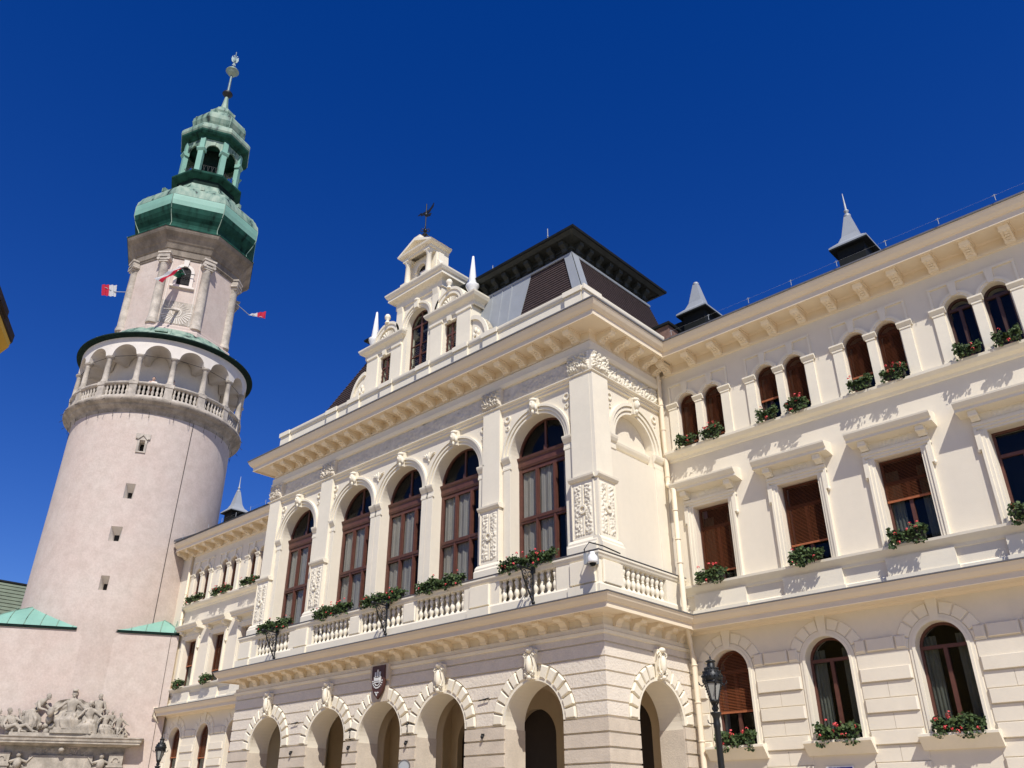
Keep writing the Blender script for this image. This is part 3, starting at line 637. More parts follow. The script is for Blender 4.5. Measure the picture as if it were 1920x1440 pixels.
part('balustrade_pedestals', m, trim_m, TH)
bal = MB(); bp_ = [(0.075, 0), (0.075, 0.05), (0.045, 0.07), (0.04, 0.10), (0.07, 0.16), (0.09, 0.22), (0.085, 0.28), (0.05, 0.36), (0.04, 0.385), (0.055, 0.40), (0.055, 0.42), (0.04, 0.435), (0.05, 0.47), (0.082, 0.55), (0.08, 0.60), (0.045, 0.65), (0.075, 0.675), (0.075, 0.725)]
bal.lathe(bp_, (0, 0, 7.838), 12); bme = bal.mesh('baluster')
for c in AXW:
    for i in range(9): place(bme, trim_m, 'baluster', c-1.07+2.14*i/8, 19.54)
for i in range(9): place(bme, trim_m, 'baluster', -14.84, 20.77+2.04*i/8)
m = MB(); m.cbox(-34.3, -15.0, 19.66, 20.0, 7.42, 7.5); part('terrace_floor', m, stone_m, TH)

# ---- parapet above the cornice
P1 = Fr(0, 19.78); m = MB()
m.box(P1, -33.9, -15.08, 17.15, 18.38, -0.3, 0); m.box(Fr(-15.08, 0, 0, 1), 20.08, 25.2, 17.15, 18.38, -0.3, -0.001)
m.sweep([(-33.9, 20.1), (-33.9, 19.78), (-15.08, 19.78), (-15.08, 25.2)], [(0.0, 18.26), (0.05, 18.28), (0.09, 18.36), (0.1, 18.42), (0.1, 18.47), (-0.35, 18.50)])
for c in (CX-8.85, CX-5.07, CX-3.45, CX-1.2, CX+1.2, CX+3.45, CX+5.07, CX+9.2): m.box(P1, c-0.38, c+0.38, 17.15, 18.27, 0, 0.09); m.box(P1, c-0.42, c+0.42, 18.27, 18.475, 0.1, 0.16); m.box(P1, c-0.42, c+0.42, 17.2, 17.62, 0.09, 0.14)
m.box(Fr(-15.08, 0, 0, 1), 19.7, 20.6, 17.15, 18.27, 0.0, 0.09); m.box(Fr(-15.08, 0, 0, 1), 19.62, 20.65, 18.27, 18.475, 0.1, 0.16)
part('parapet', m, trim_m, TH)
# ---- stepped gable over the centre
GX = CX-0.03; GF = Fr(GX, 20.3)
gb = part('gable', MB(), trim_m, TH)
m = MB()
m.holed(GF, [(-3.45, 17.3), (3.45, 17.3), (3.45, 20.95), (1.5, 20.95), (1.5, 22.95), (-1.5, 22.95), (-1.5, 20.95), (-3.45, 20.95)],
        [arch(0, 0.70, 18.75, 21.30, 24), rect(-2.52, -1.78, 18.75, 20.45), rect(1.78, 2.52, 18.75, 20.45)], -0.45, 0)
m.box(GF, 1.05, 3.45, 17.3, 20.95, -1.1, -0.46); m.box(GF, -3.45, -1.05, 17.3, 20.95, -1.1, -0.46); m.box(GF, 1.05, 1.5, 20.95, 22.95, -1.1, -0.46); m.box(GF, -1.5, -1.05, 20.95, 22.95, -1.1, -0.46)
for s in (-1, 1):
    for (a, b) in ((2.62, 3.42), (0.95, 1.68)): m.box(GF, *(sorted((s*a, s*b))), 18.5, 20.55, 0, 0.07); m.extr(GF, [(0, 20.5), (0.12, 20.55), (0.12, 20.66), (0, 20.66)], *(sorted((s*a-0.04, s*b+0.04))))
    m.box(GF, *(sorted((s*1.70, s*2.60))), 18.5, 18.72, 0, 0.1)
    m.box(GF, *(sorted((s*1.0, s*1.42))), 21.2, 22.5, 0, 0.10)
m.box(GF, -0.85, 0.85, 18.5, 18.72, 0, 0.1)
for s in (-1, 1):                                            # side cornices
    a, b = sorted((s*1.02, s*3.55))
    pth = [(GX+a, 21.4), (GX+a, 20.3), (GX+b, 20.3), (GX+b, 21.4)]
    m.sweep(pth, [(0.02, 20.66), (0.05, 20.70), (0.05, 20.86), (0.12, 20.92), (0.24, 20.98), (0.30, 21.10), (0.31, 21.17), (0.0, 21.2), (-0.5, 21.2)])
    # shell lunette
    c = s*2.08; m.ring(GF, c, 21.2, 0.62, 0.86, 0, 180, -0.5, 0.06, 20); m.ring(GF, c, 21.2, 0.0, 0.62, 0, 180, -0.5, -0.08, 20); m.ring(GF, c, 21.2, 0.80, 0.92, 0, 180, -0.52, 0.10, 20)
    for k in range(9):
        a_ = R(10+20*k); m.tube([GF.p(c+0.1*math.cos(a_), 21.25+0.1*math.sin(a_), -0.02), GF.p(c+0.5*math.cos(a_), 21.22+0.46*math.sin(a_), -0.03)], [0.03, 0.085], 6)
    m.lathe([(0.0, 0.46), (0.1, 0.44), (0.15, 0.33), (0.14, 0.24), (0.06, 0.14), (0.10, 0.06), (0.12, 0)][::-1], (GX+c, 20.2, 22.08), 12)
    # volute wing
    pts = [(3.5, 18.6)]+[(3.5+1.0*math.sin(R(a)), 18.62+1.45*math.cos(R(a))) for a in range(0, 91, 9)]
    m.prism(GF, [(s*u, z) for u, z in pts], -0.3, 0.0)
    rp = [(3.5+1.0*math.sin(R(a)), 18.62+1.45*math.cos(R(a))) for a in range(0, 91, 9)]
    ri = [(3.5+0.84*math.sin(R(a)), 18.62+1.27*math.cos(R(a))) for a in range(0, 91, 9)]
    m.prism(GF, [(s*u, z) for u, z in rp+ri[::-1]], -0.3, 0.09)
    for (uu, zz, rr) in ((3.75, 18.98, 0.15), (4.02, 18.85, 0.12)): m.ring(GF, s*uu, zz, rr*0.5, rr, 0, 360, 0, 0.09, 14)
    for (uu, zz) in ((3.7, 19.35), (3.85, 19.2), (3.62, 19.15)): m.ell(GF.p(s*uu, zz, 0.02), (0.08, 0.06, 0.13), 8, 6)
# window mouldings
for r0, r1, t in ((0.70, 0.78, 0.03), (0.78, 0.9, 0.07), (0.9, 1.0, 0.12)): m.ring(GF, 0, 21.30, r0, r1, 0, 180, -0.02, t, 24)
m.prism(GF, [(-0.1, 22.0), (0.1, 22.0), (0.14, 22.46), (-0.14, 22.46)], 0, 0.2); m.ell(GF.p(0, 22.4, 0.16), (0.16, 0.1, 0.09), 8, 6)
for s in (-1, 1):
    m.box(GF, *(sorted((s*0.70, s*0.90))), 21.16, 21.31, 0, 0.1)
    m.prism(GF, [(s*2.15-0.08, 20.42), (s*2.15+0.08, 20.42), (s*2.15+0.12, 20.66), (s*2.15-0.12, 20.66)], 0, 0.14)
# main cornice and its sides
pth = [(GX-1.5, 21.45), (GX-1.5, 20.3), (GX+1.5, 20.3), (GX+1.5, 21.45)]
m.sweep(pth, [(0.0, 22.50), (0.06, 22.52), (0.06, 22.86), (0.14, 22.92), (0.34, 22.96), (0.34, 23.1), (0.40, 23.14), (0.46, 23.26), (0.47, 23.33), (0.0, 23.4), (-1.0, 23.4)])
for s in (-1, 1): m.extr(GF, [(0, 22.2), (0.1, 22.2), (0.16, 22.5), (0, 22.5)], s*1.2-0.17, s*1.2+0.17)
# attic niche with small columns and pediment
AF = Fr(GX, 20.35)
m.holed(AF, rect(-0.95, 0.95, 23.38, 24.85), [arch(0, 0.33, 23.5, 24.12, 16)], -0.3, 0); m.box(AF, -0.95, 0.95, 23.38, 24.85, -0.75, -0.34)
m.ring(AF, 0, 24.12, 0.33, 0.43, 0, 180, -0.02, 0.06, 16)
for s in (-1, 1):
    m.lathe([(0.17, 0), (0.17, 0.12), (0.13, 0.18), (0.14, 0.25), (0.115, 1.15), (0.14, 1.18), (0.12, 1.22), (0.19, 1.32), (0.19, 1.40)], (GX+s*0.72, 20.12, 23.4), 14)
    m.box(AF, *(sorted((s*0.55, s*0.9))), 24.72, 24.85, 0, 0.42); m.box(AF, *(sorted((s*0.5, s*0.95))), 23.38, 23.5, 0, 0.45)
    m.box(Fr(GX+s*0.95, 0, 0, s), *(sorted((s*20.45, s*20.75))), 23.4, 24.7, 0, 0.09)
    m.prism(AF, [(s*0.95, 23.4), (s*1.3, 23.4), (s*1.18, 23.7), (s*1.22, 23.95), (s*1.02, 24.3), (s*0.95, 24.3)], -0.3, -0.05)
m.sweep([(GX-0.95, 21.1), (GX-0.95, 20.0), (GX+0.95, 20.0), (GX+0.95, 21.1)], [(-0.1, 24.84), (0.02, 24.84), (0.04, 24.95), (0.13, 24.98), (0.2, 25.02), (0.22, 25.10), (-0.9, 25.12)])
PF = Fr(GX, 19.98); m.prism(PF, [(-1.12, 25.09), (1.12, 25.09), (0, 25.58)], -1.1, 0.0)
for s in (-1, 1): m.prism(PF, [(s*1.2, 25.09), (s*0.98, 25.09), (0, 25.52), (0, 25.68)], -1.1, 0.19)
m.box(PF, -0.2, 0.2, 25.6, 25.84, -0.6, 0.05)
gb.data = m.mesh('gable', ORI['town_hall']); gb.data.materials.append(trim_m)
for s in (-1, 1):
    m = MB(); m.lathe([(0.26, 0), (0.26, 0.08), (0.14, 0.16), (0.16, 0.24), (0.25, 0.42), (0.29, 0.54), (0.29, 0.60), (0.20, 0.66), (0.16, 0.72), (0.175, 0.78), (0.045, 2.1), (0.0, 2.14)], (GX+s*3.28, 20.45, 21.2), 14, 0.3, True)
    part('obelisk', m, white_m, gb)
m = MB(); m.prism(AF, arch(0, 0.34, 23.5, 24.12, 16), -0.14, -0.12); part('niche', m, dark_m, gb)
m = MB(); m.prism(AF, [(-0.23, 24.14), (-0.23, 23.78), (0, 23.52), (0.23, 23.78), (0.23, 24.14)], -0.119, -0.07); em = part('coat_of_arms', m, white_m, gb)
m = MB(); m.box(AF, -0.09, 0.09, 23.66, 24.08, -0.07, -0.06); part('stripe', m, red_m, em)
def gwin(c, h, z0, zs, ar):
    o = -0.24 if ar else -0.14; m = MB(); t = 0.06; tp = zs+h if ar else zs
    for s in (-1, 1): m.box(GF, *(sorted((c+s*h, c+s*(h-t)))), z0, zs, o-0.06, o)
    if ar: m.ring(GF, c, zs, h-t, h, 0, 180, o-0.06, o, 20); bars = [19.2, 19.75, 20.3, 21.25]
    else: m.box(GF, c-h, c+h, zs-t, zs, o-0.06, o+0.001); bars = [19.85]
    for z in bars: m.box(GF, c-h+t, c+h-t, z, z+(0.08 if z == bars[-1] else 0.035), o-0.05, o+0.01)
    m.box(GF, c-0.045, c+0.045, z0, tp-t, o-0.05, o+0.015); m.box(GF, c-h, c+h, z0, z0+t, o-0.06, o+0.002)
    if not ar:
        for z in (19.1, 19.4, 19.65): m.box(GF, c-h+t, c+h-t, z, z+0.02, o+0.06, o+0.08)
    wd = part('window', m, brown_m, gb)
    m = MB(); m.prism(GF, arch(c, h-0.02, z0+0.02, zs, 16) if ar else rect(c-h+0.02, c+h-0.02, z0, zs-0.02), o-0.04, o-0.03); part('pane', m, glass_m, wd)
gwin(0, 0.69, 18.75, 21.30, True); gwin(-2.15, 0.36, 18.75, 20.44, False); gwin(2.15, 0.36, 18.75, 20.44, False)
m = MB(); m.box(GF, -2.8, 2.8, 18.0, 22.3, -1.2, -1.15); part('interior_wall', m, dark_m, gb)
# weather vane
m = MB(); vx, vy = GX+0.06, 20.35
m.tube([(vx, vy, 25.7), (vx, vy, 27.95)], 0.028, 6); m.ell((vx, vy, 26.35), (0.1, 0.1, 0.12)); m.ell((vx, vy, 27.3), (0.09, 0.09, 0.10)); m.ell((vx, vy, 26.12), (0.13, 0.13, 0.05))
for k in range(4):
    a = PI/4+k*PI/2; q = lambda r, z: (vx+r*math.cos(a), vy+r*math.sin(a), z)
    m.tube([q(0.03, 26.4), q(0.16, 26.48), q(0.22, 26.38), q(0.18, 26.28), q(0.1, 26.3)], 0.022, 5); m.tube([q(0.03, 26.2), q(0.16, 26.05), q(0.3, 25.95), q(0.36, 25.8)], 0.025, 5)
vd = Vector((1.1, 0.15, 0)); vn = Vector((-0.15, 1.1, 0))
def vq(u, z): return (vx+vd.x*u, vy+vd.y*u, z)
for pts in ([(-0.30, 27.36), (-0.2, 27.5), (0.15, 27.52), (0.3, 27.66), (0.42, 27.82), (0.40, 27.62), (0.28, 27.48), (0.22, 27.38), (0.1, 27.33)], [(-0.48, 27.46), (-0.28, 27.56), (-0.22, 27.44)], [(0.0, 27.16), (0.24, 27.12), (0.3, 27.26), (0.05, 27.3)]):
    m.hexa([(vq(u, z)[0]-vn.x*0.015, vq(u, z)[1]-vn.y*0.015, z) for u, z in pts], [(vq(u, z)[0]+vn.x*0.015, vq(u, z)[1]+vn.y*0.015, z) for u, z in pts])
part('weather_vane', m, iron_m, gb)

# ---- mansard roof
B0 = dict(x0=-33.3, x1=-15.6, y0=20.6, y1=26.6, z=18.4); B1 = dict(x0=-29.2, x1=-16.5, y0=21.0, y1=26.2, z=21.25)
m = MB(); q = lambda b: [(b['x0'], b['y0'], b['z']), (b['x1'], b['y0'], b['z']), (b['x1'], b['y1'], b['z']), (b['x0'], b['y1'], b['z'])]
a, b = q(B0), q(B1)
rw = 24
for i in range(4):
    j = (i+1) % 4
    for k in range(rw):                                        # overlapping slate courses
        t0, t1 = k/rw, (k+1)/rw; A0 = Vector(a[i]).lerp(Vector(b[i]), t0); A1 = Vector(a[j]).lerp(Vector(b[j]), t0); C0 = Vector(a[i]).lerp(Vector(b[i]), t1); C1 = Vector(a[j]).lerp(Vector(b[j]), t1)
        e = (A1-A0).normalized(); nn = Vector((e.y, -e.x, 0))*0.035
        m.face([A0+nn, A1+nn, C1, C0]); m.face([A0, A1, A1+nn, A0+nn])
rf = part('roof', m, slate_m, TH)
m = MB()
def onfront(x, t, lift=0.0): return (x, B0['y0']+(B1['y0']-B0['y0'])*t-lift, B0['z']+(B1['z']-B0['z'])*t+lift*0.1)
def fpoly(pts, lift, th=0.02): m.hexa([onfront(x, t, lift) for x, t in pts], [onfront(x, t, lift+th) for x, t in pts])
fpoly([(-22.0, 0), (-19.1, 0), (-18.55, 1.0), (-22.0, 1.0)], 0.03)
for xx in (-21.3, -20.75, -20.2, -19.65): fpoly([(xx, 0), (xx+0.03, 0), (xx+0.08, 1), (xx+0.05, 1)], 0.05, 0.03)
# hip strips at the front right corner
def lp(t): return Vector(a[1]).lerp(Vector(b[1]), t)
for dx, dy in ((-0.42, 0), (0, 0.42)):
    pts = [lp(0)+Vector((0.03, -0.03, 0)), lp(0)+Vector((dx+0.03, dy-0.03, 0)), lp(1)+Vector((dx*0.85+0.03, dy*0.85-0.03, 0)), lp(1)+Vector((0.03, -0.03, 0))]
    n_ = Vector((0, -0.03, 0.005)) if dx else Vector((0.03, 0, 0.005))
    m.hexa([p+n_*0.6 for p in pts], [p+n_*1.6 for p in pts])
m.sweep([(B1['x0'], B1['y0']), (B1['x1'], B1['y0']), (B1['x1'], B1['y1'])], [(0.0, 21.2), (0.07, 21.2), (0.09, 21.26), (0.06, 21.31), (0, 21.32)])
part('zinc_sheet', m, zinc_m, rf)
m = MB(); E0 = [(-28.2, 26.2), (-28.2, 21.12), (-16.62, 21.12), (-16.62, 26.2), (-20, 26.2)]
m.sweep(E0, [(0, 21.3), (0.0, 21.62), (0.06, 21.64), (0.06, 21.70), (0.0, 21.72), (0.0, 21.9)], False); part('attic_wall', m, soff_m, rf)
m = MB(); m.sweep(E0, [(0.0, 21.88), (0.06, 21.9), (0.44, 21.94), (0.44, 21.90), (0.60, 22.0)], False)
x = -16.85
while x > -28: m.extr(Fr(0, 21.12), [(0, 21.45), (0.12, 21.5), (0.16, 21.65), (0.34, 21.75), (0.36, 21.9), (0, 21.9)], x-0.11, x+0.11); x -= 0.62
for k in range(8): y = 21.4+0.64*k; m.extr(Fr(-16.62, 0, 0, 1), [(0, 21.45), (0.12, 21.5), (0.16, 21.65), (0.34, 21.75), (0.36, 21.9), (0, 21.9)], y-0.11, y+0.11)
part('eaves', m, soff_m, rf)
m = MB(); m.sweep(E0, [(0.60, 22.0), (0.66, 22.01), (0.68, 22.10), (0.62, 22.12), (-2.5, 22.9)], False); part('roof_edge', m, droof_m, rf)
m = MB()
for (x, y) in ((-17.6, 20.9), (-25.2, 20.9), (-21.0, 21.2)): m.cut(); m.tube([(x, y, 22.0), (x, y, 23.0)], 0.018, 5); m.ell((x, y, 22.62), (0.04, 0.04, 0.04), 6, 4)
part('lightning_rod', m, zinc_m, rf)
# wing roofs
m = MB(); m.face([(-50.6, 22.98, 17.24), (-34.3, 22.98, 17.24), (-34.3, 31, 20.4), (-50.6, 31, 20.4)]); m.face([(-15.5, 23.1, 17.26), (XR+0.9, 23.1, 17.26), (XR+0.9, 31, 20.4), (-15.5, 31, 20.4)]); m.face([(-50.6, 31, 20.4), (XR+0.9, 31, 20.4), (XR+0.9, 38.9, 17.3), (-50.6, 38.9, 17.3)])
m.hexa([(-50.75, 23.0, 17.28), (-50.55, 23.0, 17.28), (-50.55, 30.5, 21.0), (-50.75, 30.5, 21.0)], [(-50.75, 23.0, 17.42), (-50.55, 23.0, 17.42), (-50.55, 30.5, 21.5), (-50.75, 30.5, 21.5)])
part('roof', m, gutter_m, TH)
m = MB()
m.cbox(-15.35, -14.75, 24.7, 25.4, 17.3, 18.95)
part('chimney', m, brick_m, TH); m = MB(); m.cbox(-15.45, -14.65, 24.6, 25.5, 18.95, 19.05); m.cbox(-15.3, -14.3, 25.8, 26.2, 17.4, 19.6); part('chimney_cap', m, droof_m, TH)
def turret(x, y, spike):
    m = MB(); e = 0.68; m.cbox(x-0.48, x+0.48, y-0.48, y+0.48, 17.6, 19.7)
    t = part('roof_turret', m, droof_m, TH)
    m = MB(); rows = [[(x+s*w_, y+r*w_, z) for s, r in ((-1, -1), (1, -1), (1, 1), (-1, 1))] for w_, z in ((e, 19.76), (e, 19.82), (0.40, 20.08), (0.28, 20.35), (0.10, 21.28))]
    m.quad_grid(rows, True); m.lathe([(0.11, 0), (0.13, 0.06), (0.10, 0.12), (0.0, 0.14)], (x, y, 21.26), 10)
    if spike: m.lathe([(0.05, 0), (0.05, 0.1), (0.09, 0.16), (0.09, 0.2), (0.04, 0.26), (0.03, 0.6), (0.012, 1.0), (0, 1.02)], (x, y, 21.36), 8)
    part('turret_roof', m, zinc_m, t)
    m = MB(); m.cbox(x-e, x+e, y-e, y+e, 19.70, 19.757); part('turret_eaves', m, droof_m, t)
turret(-14.15, 26.2, False); turret(-7.72, 26.2, True); turret(-49.75, 26.3, True); turret(-41.6, 26.2, True); turret(-1.3, 26.2, True)
m = MB(); pw = []
for i in range(11):
    x = -13.6+1.55*i; m.tube([(x, 22.93, 17.22), (x, 22.93, 17.44)], 0.010, 4); m.tube([(x-0.06, 22.93, 17.40), (x+0.06, 22.93, 17.40)], 0.012, 4); pw.append((x, 22.93, 17.40))
m.tube(pw, 0.0022, 4); m.cut()
pw = []
for i in range(10): x = -35.5-1.55*i; m.tube([(x, 22.93, 17.22), (x, 22.93, 17.48)], 0.014, 4); pw.append((x, 22.93, 17.40))
m.tube(pw, 0.0022, 4); part('lightning_wire', m, zinc_m, TH)
# ---- downpipes
def pipe(x, y, top, lo, rng, segs):
    m = MB(); m.tube(segs, 0.085, 12)
    for z in rng: 
        k = [s for s in segs if True]
        for i in range(len(segs)-1):
            if min(segs[i][2], segs[i+1][2]) <= z <= max(segs[i][2], segs[i+1][2]):
                t = (z-segs[i][2])/((segs[i+1][2]-segs[i][2]) or 1); px = segs[i][0]+(segs[i+1][0]-segs[i][0])*t; py = segs[i][1]+(segs[i+1][1]-segs[i][1])*t
                m.lathe([(0.09, -0.02), (0.102, -0.015), (0.102, 0.015), (0.09, 0.02)], (px, py, z), 12); break
    return m
X0, Y0 = -14.93, 23.93
sg = [(-14.9, 23.5, 17.0), (X0, Y0, 16.5), (X0, Y0, 12.25), (X0, Y0-0.02, 12.1), (-14.55, 23.62, 11.75), (-14.55, 23.62, 8.95), (-14.35, 23.3, 8.6), (-14.35, 23.3, 7.2)]
part('downpipe', pipe(0, 0, 0, 0, [16.2, 15.2, 14.2, 13.2, 12.4, 11.0, 10.0, 9.2], sg), yel_m, TH)
sg = [(-14.30, 23.2, 7.3), (-14.55, 23.75, 6.7), (-14.55, 23.9, 6.2), (-14.55, 23.9, 0.0)]
part('downpipe', pipe(0, 0, 0, 0, [6.0, 4.9, 3.8, 2.5], sg), yel_m, TH)
sg = [(-49.9, 23.5, 17.0), (-49.85, 23.98, 16.5), (-49.85, 23.98, 7.5), (-49.8, 23.3, 7.4), (-49.8, 23.3, 7.0), (-49.85, 23.95, 6.4), (-49.85, 23.95, 0)]
part('downpipe', pipe(0, 0, 0, 0, [15.5, 14, 12.5, 11, 9.5, 8.0, 5.5, 4], sg), yel_m, TH)
# small iron fittings on the arcade wall
m = MB()
for u in (AXW[0]+2.02, AXW[3]+2.02):
    m.cut(); m.tube([FG.p(u-0.22, 5.0, 0.12), FG.p(u+0.22, 5.05, 0.12)], 0.018, 5); m.tube([FG.p(u, 5.02, 0.0), FG.p(u, 5.02, 0.13)], 0.015, 5); m.tube([FG.p(u+0.2, 5.05, 0.12), FG.p(u+0.2, 5.0, 0.02)], 0.012, 4)
for u in ((AXW[1]+AXW[2])/2, (AXW[2]+AXW[3])/2): m.cut(); m.ell(FG.p(u, 4.55, 0.1), (0.045, 0.06, 0.045), 8, 6); m.tube([FG.p(u-0.2, 4.55, 0.08), FG.p(u+0.2, 4.55, 0.08)], 0.015, 5)
for u in (AXW[0]+2.02, AXW[1]+1.56, AXW[2]+1.56, AXW[3]+2.02): m.cut(); m.box(FG, u-0.03, u+0.03, 3.98, 4.04, 0.05, 0.17); m.ell(FG.p(u, 3.95, 0.16), (0.05, 0.05, 0.06), 8, 6)
part('wall_fittings', m, iron_m, TH)

# ------------------------------------------------------------------ crest shield on the arcade
sh = thing('shield', 'dark wooden shield with silver fortress emblem above the middle arcade arch', 'shield', (CX, 19.5, 6.0)); SF = Fr(CX, 19.47)
def shp(k): return [(-0.36*k, 6.58), (-0.36*k, 6.05), (-0.33*k, 5.85), (-0.22*k, 5.66-0.02), (0, 5.46), (0.22*k, 5.64), (0.33*k, 5.85), (0.36*k, 6.05), (0.36*k, 6.58)]
m = MB(); m.prism(SF, shp(1.0), -0.06, 0.03, 0.02); part('board', m, shield_m, sh)
m = MB()
m.prism(SF, [(-0.17, 6.0), (0.17, 6.0), (0.19, 6.2), (0.1, 6.17), (0, 6.165), (-0.1, 6.17), (-0.19, 6.2)], 0.03, 0.06)
for u, z in ((-0.12, 6.36), (0, 6.44), (0.12, 6.36)): m.box(SF, u-0.035, u+0.035, 6.2, z, 0.03, 0.055)
m.box(SF, -0.15, 0.15, 6.06, 6.13, 0.06, 0.075); m.ring(SF, 0, 6.06, 0.14, 0.17, 200, 340, 0.03, 0.055, 12)
part('fortress_emblem', m, silver_m, sh)
m = MB()
for k in range(11):
    a = R(185+17*k); u, z = 0.255*math.cos(a), 6.08+0.255*math.sin(a); m.prism(SF, [(u+0.028*math.cos(a+b_), z+0.028*math.sin(a+b_)) for b_ in (0, 1.2, 2.6, 3.9, 5.2)], 0.03, 0.055)
for u0, z0, u1, z1 in ((-0.09, 5.70, 0.0, 5.56), (0.0, 5.56, 0.03, 5.7), (0.0, 5.62, 0.08, 5.68), (-0.12, 5.68, 0.1, 5.66)): m.tube([SF.p(u0, z0, 0.04), SF.p(u1, z1, 0.04)], 0.012, 5)
part('scroll_letters', m, silver_m, sh)

# ------------------------------------------------------------------ flower boxes
def box_meshes(L, n, seed, red=14, droop=0.25, h=0.26, d=0.16):
    rnd = random.Random(seed); F = Fr(0, 0)
    a = MB(); a.box(F, -L/2+0.04, L/2-0.04, 0, 0.17, -d/2, d/2)
    b = MB()
    for i in range(n):
        x = rnd.uniform(-L/2-0.03, L/2+0.03); k = 0.75+0.3*math.sin(x*7+seed); r = rnd.random()
        if r < droop: z = rnd.uniform(-0.2*k, 0.14); y = -d/2-rnd.uniform(0.0, 0.14)
        else: z = 0.10+rnd.random()**0.7*h*k; y = rnd.gauss(-0.03, 0.09)
        if rnd.random() < 0.06: z += 0.08
        s = rnd.uniform(0.028, 0.055); nrm = Vector((rnd.gauss(0, 0.6), rnd.gauss(-0.55, 0.6), rnd.gauss(0.5, 0.5))).normalized()
        t = nrm.orthogonal().normalized(); t.rotate(Matrix.Rotation(rnd.uniform(0, 6.28), 3, nrm)); u = nrm.cross(t)
        p = Vector((x, y, z)); b.face([p-t*s, p-t*s*0.3+u*s*0.85, p+t*s*0.75+u*s*0.6, p+t*s*1.05, p+t*s*0.7-u*s*0.6, p-t*s*0.3-u*s*0.85])
    c = MB()
    for i in range(red):
        x = rnd.uniform(-L/2+0.05, L/2-0.05); z = 0.16+rnd.random()*(h*0.9+0.06); y = -rnd.uniform(0.08, 0.2); q = rnd.uniform(0.03, 0.055)
        if rnd.random() < 0.3: z = rnd.uniform(-0.08, 0.1); y = -0.2
        for j in range(9):
            s = 0.022; nrm = Vector((rnd.gauss(0, 1), rnd.gauss(-0.6, 0.6), rnd.gauss(0.4, 0.8))).normalized(); t = nrm.orthogonal().normalized(); u = nrm.cross(t); p = Vector((x, y, z))+nrm*q
            c.face([p-t*s, p+u*s, p+t*s, p-u*s])
    return [a.mesh('planter'), b.mesh('leaves'), c.mesh('flowers')]
KINDS = {}
for k, (L, n, red, dr) in dict(small=(0.64, 430, 2, 0.22), smallred=(0.68, 450, 8, 0.2), mid=(0.98, 560, 3, 0.3), midred=(0.98, 560, 6, 0.25), ground=(1.16, 740, 9, 0.3), long=(2.2, 1350, 10, 0.25), longb=(2.25, 1400, 15, 0.25), longc=(2.25, 1400, 6, 0.3)).items():
    KINDS[k] = [box_meshes(L, n, s+hash_, red, dr) for s in range(3) for hash_ in [len(k)*7]]
fcount = 0
def flowers(x, y, z, kind, label, group, h=1.0):
    global fcount
    o = thing('flower_box', label, 'flower box', (x, y, z), group); o.scale = (1, 1, h)
    for me, mt, nm in zip(KINDS[kind][fcount % 3], (planter_m, leaf_m, flower_m), ('planter', 'leaves', 'flowers')): part(nm, me, mt, o, True)
    fcount += 1
GU = 'flower boxes under the twin top floor windows'; GM = 'flower boxes on the square window sills'; GG = 'flower boxes on the arched ground floor sills'; GB = 'flower boxes on the terrace balustrade'
nth = ['first', 'second', 'third', 'fourth', 'fifth']
for i, c in enumerate(BAYR):
    for s, side in ((-0.51, 'left'), (0.51, 'right')):
        kd = 'smallred' if (i, side) in ((1, 'right'), (0, 'right'), (2, 'right')) else 'small'
        flowers(c+s, 23.82, 13.36, kd, 'geranium box in the %s arch of the %s twin window right of the projecting front' % (side, nth[i]), GU, 0.95)
    flowers(c+(-0.12 if i != 1 else 0.02), 23.83, 8.53, 'midred' if i in (0, 2) else 'mid', 'green flower box on the sill of the %s square window right of the projecting front' % nth[i], GM)
    flowers(c+0.05, 23.93, 3.66, 'ground', 'red geranium box at the %s arched ground floor window right of the drainpipe' % nth[i], GG, 1.0)
for i, c in enumerate(BAYL):
    if i < 2: continue
    k = {4: 'first', 3: 'second', 2: 'third'}[i]
    for s, side in ((-0.51, 'left'), (0.51, 'right')):
        flowers(c+s, 23.82, 13.36, 'smallred' if i == 3 else 'small', 'flower box in the %s arch of the %s twin window counting from the tower' % (side, k), GU, 0.95)
    if i >= 3: flowers(c-0.08, 23.83, 8.53, 'mid', 'green flower box on the sill of the %s square window beside the tower' % k, GM)
lab = ['nearest the tower, above the left iron bracket', 'between the left carved pilaster and the middle iron bracket', 'over the middle iron bracket, above the crest shield', 'just left of the right carved pilaster, without bracket', 'beside the security camera, with the most red flowers']
for c, l_, kd in zip(AXW, lab, ('longc', 'long', 'longc', 'longc', 'longb')): flowers(c+0.02, 19.44, 8.84, kd, 'long flower box on the balustrade '+l_, GB, 1.0)

